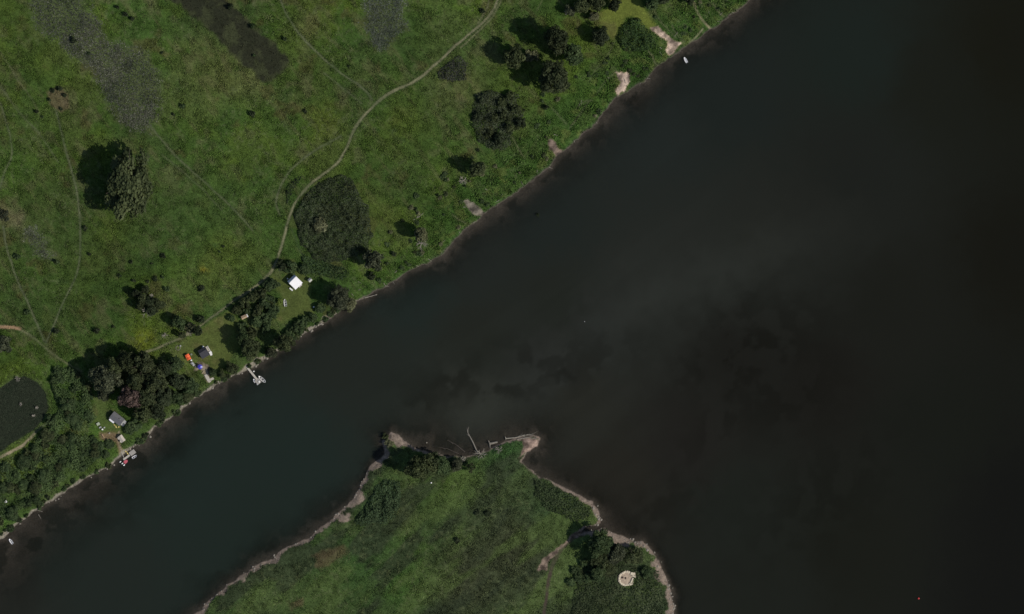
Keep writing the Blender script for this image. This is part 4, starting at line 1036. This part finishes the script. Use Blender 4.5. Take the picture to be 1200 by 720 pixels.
# grey utility trailer
t = thing('utility_trailer', 'grey flatbed trailer loaded with pale junk beside the blue umbrella', 'trailer', 226.4, 426.6, img_ang(4.2, 4.6))
MB().box((0, 0, .62), (2.6, 1.5, .12)).build('bed', GALV, t)
b = MB(); [b.box((0, s * .74, .82), (2.6, .06, .3)) for s in (-1, 1)]; b.box((-1.28, 0, .82), (.06, 1.42, .3)); b.build('sideboard', GALV, t)
for s in (-1, 1): MB().tube([(0, s * .80, .34), (0, s * 1.0, .34)], .34, 14).build('wheel', BLACK, t)
MB().box((1.8, 0, .52), (1.2, .1, .1)).build('drawbar', GALV, t)
b = MB(); b.rock((-.5, .1, .85), .6, 3); b.rock((.45, -.1, .82), .5, 4); b.build('load', mat('pale sacks', (.42, .44, .42), .8, .25, 2), t)
t = thing('wheelbarrow', 'small grey wheelbarrow at the south end of the trailer', 'wheelbarrow', 230.0, 430.0, img_ang(2, 2))
MB().add([(-.5, -.4, .7), (.5, -.4, .7), (.5, .4, .7), (-.5, .4, .7), (-.3, -.2, .35), (.3, -.2, .35), (.3, .2, .35), (-.3, .2, .35)], [(0, 1, 5, 4), (1, 2, 6, 5), (2, 3, 7, 6), (3, 0, 4, 7), (4, 5, 6, 7)]).build('tray', GREYP, t)
MB().tube([(.7, -.06, .22), (.7, .06, .22)], .22, 12).build('wheel', BLACK, t)
for s in (-.3, .3): MB().tube([(.7, s * .3, .25), (-.2, s, .45), (-1.1, s, .6)], .035, 5).build('handle', TANW, t)
# blue umbrella
t = thing('sun_umbrella', 'blue umbrella with a painted highlight south of the dark cabin', 'umbrella', 234.6, 429.6, .4)
t.rotation_euler = (math.radians(8), 0, .4)
def fan(k0, k1, n, R, z0, z1):
    V = [(0, 0, z1), (0, 0, z1 - .05)]; F = []
    for k in range(k0, k1 + 1): a = 6.283 * k / n; V.append((R * math.cos(a), R * math.sin(a), z0)); V.append((R * math.cos(a), R * math.sin(a), z0 - .05))
    for i in range(k1 - k0):
        p = 2 + 2 * i; F += [(0, p, p + 2), (1, p + 3, p + 1), (p, p + 1, p + 3, p + 2)]
    return V, F
MB().add(*fan(0, 7, 8, 1.5, 1.9, 2.4)).build('canopy', BLUE, t); MB().add(*fan(7, 8, 8, 1.5, 1.9, 2.4)).build('canopy_highlight', BLUE_HIGHLIGHT, t)  # the paler sector is a highlight put into the canopy colour
MB().tube([(0, 0, -.3), (0, 0, 2.5)], .035, 6).build('pole', WHITEP, t); MB().tube([(0, 0, -.05), (0, 0, .08)], .3, 10).build('base', GREYP, t)
# ring of stones and barrel at the lawn's west edge
b = MB()
for k in range(14):
    a = 6.283 * k / 14
    if k in (2, 3): continue
    b.rock((1.25 * math.cos(a), 1.25 * math.sin(a), .12), .3, 60 + k, .8)
o = b.build('fire_ring', STONE); o.location = (*W(208.8, 408), gz(208.8, 408)); tag(o, 'ring of pale stones at the west edge of the dark cabin lawn', 'fire ring')
t = thing('metal_drum', 'blue-grey metal drum beside the ring of stones', 'drum', 211.8, 405.6)
MB().tube([(0, 0, 0), (0, 0, .9)], .42, 12).build('drum', mat('blue grey metal', (.20, .21, .30), .5, .15, 1), t); MB().tube([(0, 0, .9), (0, 0, .94)], .44, 12).build('rim', GALV, t)
# tan shed in the shrub belt
c = thing('garden_shed', 'tan-roofed little shed with a white end, among the shrubs', 'shed', 286.8, 371.4, img_ang(7, -3.4))
gable(c, 3.4, 1.7, 1.9, 2.3, -.2, CREAM, TANW, .15)
MB().box((1.85, 0, 2.32), (.55, 2.0, .12)).build('roof_edge', WHITEP, c); opening(c, 'door', (-.4, -.84, .95), .8, 1.8, 'y', WHITEP)
# pale landing steps
c = thing('landing_steps', 'pale wooden landing with steps going down to the water', 'deck', 243.2, 442.6, img_ang(4.6, 8.6))
MB().box((0, 0, .35), (4.2, 1.9, .14)).build('platform', PALEDK, c)
MB().box((2.0, 2.0, .20), (1.4, 2.2, .14)).build('side_platform', PALEDK, c)
for k in range(3): MB().box((2.3 + .35 * k, 0, .2 - .15 * k), (.34, 1.5, .08)).build('step', PALEDK, c)
for sx in (-1.9, 1.9):
    for sy in (-.8, .8): MB().box((sx, sy, .0), (.14, .14, .6)).build('post', DECKW, c)
log([(236.6, 438), (239.2, 435)], .2, .15, 'short tan log lying above the landing steps', mat('tan log', (.42, .34, .22), .85, .2, 2), 0, 0, 70)

# boats
def boat(px, py, bow, L, B, D, hull_m, in_m, label, cat='boat', z=None, seats=2, motor=False, cover=None, name='rowing_boat', heel=0.0):
    root = thing(name, label, cat, px, py, img_ang(*bow), z)
    root.rotation_euler = (heel, 0, img_ang(*bow))
    st = [(-.5, .82, 1.0, 0), (-.3, .96, 1.0, 0), (-.05, 1.0, 1.0, 0), (.2, .9, 1.03, .02), (.36, .62, 1.1, .10), (.46, .28, 1.2, .30), (.5, .03, 1.26, .55)]
    V = []; NR = 14
    for (t, wv, hv, kz) in st:
        x = t * L; w = B / 2 * wv; h = D * hv; k0 = D * kz
        outr = [(-w, h), (-w * .92, h * .55 + k0 * .3), (-w * .6, k0 + .06), (0, k0), (w * .6, k0 + .06), (w * .92, h * .55 + k0 * .3), (w, h)]
        th = min(.09, w * .35)
        inn = [(w - th, h), ((w - th) * .9, h * .58 + k0 * .3), ((w - th) * .55, k0 + .16), (0, k0 + .14), (-(w - th) * .55, k0 + .16), (-(w - th) * .9, h * .58 + k0 * .3), (-(w - th), h)]
        V += [(x - (.0 if t > -.5 else 0), y, z_) for y, z_ in outr + inn]
    F = []
    n = len(st)
    for i in range(n - 1):
        for k in range(NR): F.append((i * NR + k, i * NR + (k + 1) % NR, (i + 1) * NR + (k + 1) % NR, (i + 1) * NR + k))
    F.append(tuple(range(7))); F.append(tuple((n - 1) * NR + k for k in range(NR)))
    hull = MB().add(V, F).build('hull', hull_m, root)
    # floor boards and transom
    MB().prism_z([(-.42 * L, -B * .27), (.18 * L, -B * .28), (.36 * L, -B * .1), (.36 * L, B * .1), (.18 * L, B * .28), (-.42 * L, B * .27)], D * .30, D * .36).build('floor', in_m, root)
    MB().box((-.485 * L, 0, D * .62), (.07, B * .76, D * .7)).build('transom', hull_m, root)
    for k in range(seats):
        t = -.28 + .36 * k / max(1, seats - 1) if seats > 1 else -.05
        MB().box((t * L, 0, D * .72), (.26, B * .86, .05)).build('seat', hull_m, root)
    if motor:
        m = MB().box((-.53 * L, 0, D * .9), (.36, .5, .6)).build('outboard_motor', WHITEP, root); MB().box((-.55 * L, 0, D * .2), (.14, .1, 1.0)).build('shaft', BLACK, m)
    if cover:
        MB().prism_z([(-.40 * L, -B * .42), (.1 * L, -B * .45), (.34 * L, -B * .25), (.34 * L, B * .25), (.1 * L, B * .45), (-.40 * L, B * .42)], D * .97, D * 1.06).build('cover', cover, root)
    return root
boat(334.4, 355.0, (-.6, -4.4), 4.4, 1.75, .6, WALLW, HULLIN, 'pale grey rowing boat lying on the grass south of the white cabin', seats=2)
boat(805.5 - 2, 70.6, (-1.8, -3.4), 3.7, 1.5, .6, WHITE, mat('pale boat floor', (.5, .5, .5), .7, .1, 1), 'white skiff moored off the sandy landing at the upper right', z=-.15, seats=2, name='skiff')
boat(13.0, 634.6, (-2.4, -3.2), 3.6, 1.55, .6, WHITE, mat('grey boat floor', (.28, .28, .27), .7, .1, 1), 'white skiff moored off the gravel bank at the lower left', z=-.15, seats=2, name='skiff')
boat(306.9, 444.3, (-4, -3.7), 5.0, 1.7, .75, WHITEP, HULLIN, 'open motorboat tied to the outer end of the long pier', z=-.15, seats=2, motor=True, name='motorboat')
t = [boat(298.2, 446.4, (-1.4, -3.2), 2.4, 1.25, .5, WHITE, WHITEP, 'tiny white dinghy on the left side of the long pier', z=-.1, seats=1, name='dinghy')]
o = MB().rock((0, 0, .15), .5, 81, .8).build('mooring_buoy', WHITEP); o.location = (*W(297.3, 435.5), -.05); tag(o, 'whitish mooring float halfway along the long pier', 'buoy')

# long pier
pa = (285.6, 425.6); pb = (301.0, 444.6)
dx, dy = pb[0] - pa[0], pb[1] - pa[1]; L = math.hypot(dx, dy) * M
c = thing('long_pier', 'long pale wooden pier with a square platform at its end', 'pier', pa[0], pa[1], img_ang(dx, dy), 0.0)
MB().box((L / 2, 0, .95 * .75), (L, 1.15, .12)).build('walkway', PALEDK, c)
MB().box((L + 1.45, -.25, .66), (3.1, 3.0, .14)).build('platform', DECKW, c)
for k in range(5):
    for s in (-.62, .62): MB().tube([(1.2 + k * (L - 1.4) / 4, s, -2.0), (1.2 + k * (L - 1.4) / 4, s, 1.0)], .08, 7).build('post', DECKW, c)
for sx in (.1, 2.8):
    for sy in (-1.6, 1.1): MB().tube([(L + sx, sy, -2.4), (L + sx, sy, 1.2)], .10, 7).build('post', DECKW, c)
chair(301.8, 450.6, 2.0, WHITEP, 'white chair at the outer corner of the long pier platform', s=1.1).location.z = .74
t = thing('storage_bench', 'pale storage bench on the long pier platform next to the motorboat', 'bench', 304.0, 447.6, img_ang(dx, dy), .74)
MB().box((0, 0, .25), (.9, .7, .48)).build('body', PALEDK, t); MB().box((0, 0, .52), (1.0, .8, .06)).build('lid', WHITEP, t)

# grey cabin by the grove
AG = img_ang(11, 8.6)
c = thing('cabin', 'grey-roofed cabin half under the purple tree', 'cabin', 137.6, 490.6, AG)
gable(c, 7.2, 4.4, 2.2, 3.1, .2, WALLW, GREYR, .3, (1.8, 1.0))
MB().box((4.7, .2, .45), (1.9, 3.6, .14)).build('deck', GALV, c)
opening(c, 'door', (3.62, .5, 1.0), .95, 2.0, 'x', WHITEP); opening(c, 'window', (1.8, -2.18, 1.4), 1.2, .9, 'y', WHITEP); opening(c, 'window', (-1.6, -2.18, 1.4), 1.2, .9, 'y', WHITEP)
MB().box((-1.6, -2.95, 2.0), (3.4, 1.15, .08)).build('awning', WHITE, c)
def kayak(px, py, ang, L, m, label, z, group=None):
    t = thing('kayak', label, 'kayak', px, py, ang, z, group)
    st = [(-.5, .02), (-.42, .4), (-.2, .9), (0, 1), (.2, .9), (.42, .4), (.5, .02)]; b = MB(); V = []; F = []
    for tt, w in st:
        ww = .36 * w
        V += [(tt * L, -ww, .22), (tt * L, -ww * .6, .03 + .1 * abs(tt)), (tt * L, ww * .6, .03 + .1 * abs(tt)), (tt * L, ww, .22), (tt * L, ww * .5, .34), (tt * L, -ww * .5, .34)]
    for i in range(6):
        for k in range(6): F.append((i * 6 + k, i * 6 + (k + 1) % 6, (i + 1) * 6 + (k + 1) % 6, (i + 1) * 6 + k))
    F += [tuple(range(6)), tuple(range(36, 42))]
    b.add(V, F).build('hull', m, t)
    MB().box((-.05 * L, 0, .35), (.8, .4, .04)).build('cockpit', BLACK, t)
    return t
kayak(135.4, 499.6, img_ang(4.4, 4.8), 3.2, YELLOW, 'yellow kayak on the grass south of the grey-roofed cabin', None)
o = MB().tube([(0, 0, 0), (0, 0, .4), (0, 0, .6)], [.35, .42, .3], 10).build('yellow_bucket', YELLOW); o.location = (*W(139.3, 500.5), gz(139.3, 500.5)); tag(o, 'small yellow tub by the bow of the yellow kayak', 'tub')
table(115.4, 497.0, .5, 1.9, 1.6, .74, mat('pale green table', (.36, .40, .30), .7, .2, 1), 'pale greenish picnic table on the grass west of the grey-roofed cabin', name='picnic_table')
table(117.8, 501.0, .5, 1.5, .8, .5, GREYP, 'low grey bench table south of the greenish picnic table', name='low_table')
chair(120.5, 503.4, .3, WHITEP, 'bright white chair south-east of the low grey table', s=1.25)
chair(122.7, 501.2, 1.5, WALLW, 'greyish chair north-east of the bright white one', s=1.15)
chair(128.6, 507.8, 1.5, CREAM, 'cream chair at the edge of the bare brown dirt', s=1.1)
log([(119.6, 509), (122.4, 513.4)], .45, .4, 'thick tan stump log on the bare dirt above the short dock', mat('tan stump', (.30, .21, .13), .85, .25, 2), 0, 0, 71)
# cream boat shed
c = thing('boat_shed', 'cream weathered boat shed with a ragged roof beside the dirt path', 'shed', 142.9, 514.2, img_ang(4.4, 6.4))
gable(c, 3.7, 2.5, 1.4, 2.0, .2, WALLB, CREAM, .2)
MB().box((-1.2, -1.5, 1.55), (1.2, .7, .06), 0, .08).build('lean_to', CREAM, c); MB().box((1.2, -1.5, 1.45), (.9, .5, .06), 0, -.1).build('lean_to', CREAM, c); opening(c, 'door', (1.86, 0.1, .75), 1.2, 1.4, 'x', TANW)
# short dock
AD = img_ang(7, -5.0)
c = thing('short_dock', 'short wooden dock with a square grey float, parallel to the bank', 'dock', 148.4, 536.2, AD, 0.0)
MB().box((0, 0, .45), (4.6, 1.15, .12)).build('walkway', PALEDK, c)
MB().box((4.4, .25, .40), (3.6, 2.6, .16)).build('platform', DECKW, c)
for (sx, sy) in [(-2.2, -.6), (-2.2, .6), (1.0, -.6), (1.0, .6), (5.9, -1.0), (5.9, 1.5), (2.8, 1.5)]: MB().tube([(sx, sy, -2), (sx, sy, .8)], .08, 7).build('post', DECKW, c)
g = img_ang(4.5, 11.5)
t = thing('gangplank', 'narrow plank from the dirt path out to the short dock', 'gangplank', 142.8, 530.4, g, .0)
MB().box((0, 0, .62), (6.4, .35, .08), 0, -.06).build('plank', PALEDK, t); MB().tube([(-3.0, .2, 1.4), (3.0, .2, 1.0)], .03, 5).build('rail', GALV, t)
for sx in (-2.9, 0, 2.9): MB().tube([(sx, .2, -.5), (sx, .2, 1.25)], .04, 5).build('post', GALV, t)
boat(157.8, 535.4, (4, -2.6), 3.3, 1.35, .55, WHITE, HULLIN, 'small white runabout tied to the float of the short dock', z=-.12, seats=1, motor=False, name='runabout')
boat(147.6, 541.0, (2.6, -2.4), 3.2, 2.0, .6, BLACK, RED, 'dark boat under a faded red cover beside the short dock', z=-.12, seats=0, cover=RED, name='covered_boat')
kayak(148.9, 531.0, img_ang(3.8, 4.4), 2.9, YELLOW, 'yellow kayak floating between the bank and the short dock', -.08)
chair(147.6, 529.2, 1.2, YELLOW, 'yellow chair on the bank beside the floating yellow kayak', s=1.0).location.z = .1
fl = None
for (x, y, lb) in [(141.0, 541.4, 'white float nearest the bank, off the west end of the short dock'), (143.4, 543.4, 'white float in the middle of the three off the short dock'), (145.4, 545.2, 'white float farthest out in the river off the short dock')]:
    o = MB().tube([(-.55, 0, .1), (-.4, 0, .1), (.4, 0, .1), (.55, 0, .1)], [.15, .34, .34, .15], 10).build('dock_float', WHITEP); o.location = (*W(x, y), -.05); o.rotation_euler = (0, 0, img_ang(2, -1.6)); tag(o, lb, 'float', 'white floats off the short dock')
# far west bits
c = thing('equipment_box', 'white metal box under the trees at the lower left', 'box', 6.9, 588.2, .6)
MB().box((0, 0, .5), (1.6, 1.2, 1.0)).build('body', WHITEP, c); MB().box((0, 0, 1.04), (1.7, 1.3, .08)).build('lid', WHITE, c)
o = MB().rock((0, 0, .2), .6, 82).build('white_boulder', WHITEP); o.location = (*W(.8, 604.4), gz(.8, 604.4)); tag(o, 'white boulder cut by the left edge above the gravel bank', 'boulder')
o = MB().rock((0, 0, .1), .45, 83).build('white_stone', WHITEP); o.location = (*W(505.4, 565.8), gz(505.4, 565.8) + .4); tag(o, 'single white stone in the island grass', 'stone')
# buoys out in the river
t = thing('channel_buoy', 'small red buoy alone in the dark water at the lower right', 'buoy', 1076.5, 701.5, 0, -.1)
MB().tube([(0, 0, 0), (0, 0, .15), (0, 0, .5), (0, 0, .6)], [.35, .55, .5, .2], 12).build('float', BUOYR, t); MB().tube([(0, 0, .6), (0, 0, 1.1), (0, 0, 1.25)], [.12, .1, .03], 8).build('topmark', BUOYR, t)
t = thing('marker_buoy', 'tiny grey marker buoy alone in the middle of the river', 'buoy', 685, 377, 0, -.1)
MB().tube([(0, 0, 0), (0, 0, .3), (0, 0, .5)], [.25, .3, .12], 10).build('float', GREYP, t); MB().tube([(0, 0, .5), (0, 0, .9)], .04, 6).build('mast', GREYP, t)
# floating stones / posts off the upper lawn
o = MB().rock((0, 0, .1), .5, 84).build('white_stone', WHITEP); o.location = (*W(367.8, 360.0), gz(367.8, 360) + .3); tag(o, 'white stone at the south-east corner of the white cabin lawn', 'stone')

# round blind on the island
c = thing('hunting_blind', 'round pale reed blind with a brown floor on the island', 'blind', 734.4, 677.6, 0)
q = random.Random(5)
outer = [(-5.0, -.2), (-4.7, 1.6), (-3.7, 3.0), (-2.0, 3.9), (-.4, 4.5), (1.3, 4.4), (2.6, 3.4), (2.4, 2.2)]
lower = [(-4.9, -1.8), (-4.2, -3.2), (-2.9, -4.2), (-1.2, -4.7), (.4, -4.5), (2.0, -4.2), (3.0, -3.4)]
def band(pts, w, h, seed, name, m):
    qq = random.Random(seed); b = MB(); V = []; F = []
    P = smooth_line(pts, 2)
    for i, (x, y) in enumerate(P):
        l = math.hypot(x + .4, y) or 1; ux, uy = (x + .4) / l, y / l; ww = w * qq.uniform(.8, 1.2); e = qq.uniform(-.12, .12); hh = h * qq.uniform(.8, 1.15)
        V += [(x + ux * e, y + uy * e, -.3), (x + ux * (e - .1), y + uy * (e - .1), hh * .8), (x - ux * ww * .5, y - uy * ww * .5, hh), (x - ux * ww, y - uy * ww, hh * .55), (x - ux * ww, y - uy * ww, -.3)]
    n = len(P)
    for i in range(n - 1):
        for k in range(5): F.append((i * 5 + k, (i + 1) * 5 + k, (i + 1) * 5 + (k + 1) % 5, i * 5 + (k + 1) % 5))
    F += [tuple(range(5)), tuple((n - 1) * 5 + k for k in range(5))]
    b.add(V, F)
    for k in range(70):
        x, y = P[qq.randrange(len(P))]; l = math.hypot(x + .4, y) or 1; t_ = qq.uniform(.75, 1.06)
        a = math.atan2(y, x) + qq.uniform(-.9, .9); bx, by = x * t_, y * t_
        b.tube([(bx, by, h * .75), (bx + math.cos(a) * .5, by + math.sin(a) * .5, h * qq.uniform(.7, 1.2))], [.04, .02], 4)
    b.build(name, m, c)
band(lower[::-1] + [(-5.0, -.9)] + outer, 1.5, .95, 6, 'reed_wall', STRAW)
MB().prism_z([(-3.9, -.4), (-3.6, 1.6), (-2.4, 2.7), (-.6, 3.2), (1.4, 3.1), (3.2, 1.0), (2.8, -2.6), (1.4, -3.2), (-1.2, -3.5), (-3.2, -2.4)], -.3, .75).build('floor', EARTH, c)
MB().box((-2.4, .35, .98), (1.0, .9, .5), .2).build('seat', DARKPIT, c); MB().box((-.6, .0, .95), (.5, 1.1, .44), -.1).build('seat', DARKPIT, c)
b = MB(); b.box((3.6, 2.6, 1.0), (2.6, 1.5, .5), -.2); b.box((4.2, 1.1, 1.0), (2.2, .7, .4), -.5)
for k in range(40): a = q.uniform(-.9, .4); x0, y0 = 3.4 + q.uniform(-1, 1), 2.2 + q.uniform(-1.2, 1); b.tube([(x0, y0, 1.1), (x0 + math.cos(a) * 1.1, y0 + math.sin(a) * 1.1, 1.1 + q.uniform(0, .4))], [.07, .03], 4)
b.build('reed_flap', STRAW, c)
b = MB(); b.box((3.0, -1.4, 1.0), (.7, 3.6, .5), -.42); b.box((2.2, -3.4, 1.0), (1.2, 1.4, .5), .2)
for k in range(30): a = q.uniform(-1.6, 0); x0, y0 = 3.0 + q.uniform(-.6, .5), -2 + q.uniform(-1.6, 1.6); b.tube([(x0, y0, 1.1), (x0 + math.cos(a) * .9, y0 + math.sin(a) * .9, 1.1)], [.07, .03], 4)
b.build('reed_flap', STRAW, c)
MB().box((-.2, .95, .82), (4.2, .14, .16), -.1).build('bench_rail', STRAW, c); MB().box((.4, -.9, .82), (2.0, .14, .16), -.1).build('bench_rail', STRAW, c)

# ------------------------------------------------------------------ light, camera, view
w = bpy.data.worlds.new('World'); SC.world = w; w.use_nodes = True
nt = w.node_tree; bg = nt.nodes['Background']
sky = nt.nodes.new('ShaderNodeTexSky'); sky.sky_type = 'NISHITA'; sky.sun_disc = False
az = math.atan2(SUN_DIR[1], SUN_DIR[0])
sky.sun_elevation = math.radians(SUN_EL); sky.sun_rotation = math.radians(90) - az
nt.links.new(sky.outputs[0], bg.inputs['Color']); bg.inputs['Strength'].default_value = .08
sl = bpy.data.lights.new('sun', 'SUN'); sl.energy = 3.6; sl.angle = math.radians(.5); sl.color = (1, .95, .87)
so = bpy.data.objects.new('sun', sl); COL.objects.link(so)
d = Vector((math.cos(az) * math.cos(math.radians(SUN_EL)), math.sin(az) * math.cos(math.radians(SUN_EL)), math.sin(math.radians(SUN_EL))))
so.rotation_euler = d.to_track_quat('Z', 'Y').to_euler(); so.location = (0, 0, 300)
cd = bpy.data.cameras.new('camera'); co = bpy.data.objects.new('camera', cd); COL.objects.link(co)
co.location = (0, 0, CAMZ); co.rotation_euler = (0, 0, 0); cd.sensor_width = 36; cd.lens = 36 * CAMZ / 600.0
cd.clip_start = 1; cd.clip_end = 20000
SC.camera = co
SC.view_settings.view_transform = 'Standard'; SC.view_settings.look = 'None'; SC.view_settings.exposure = 0; SC.view_settings.gamma = 1
SC.cycles.max_bounces = 6; SC.cycles.transparent_max_bounces = 8
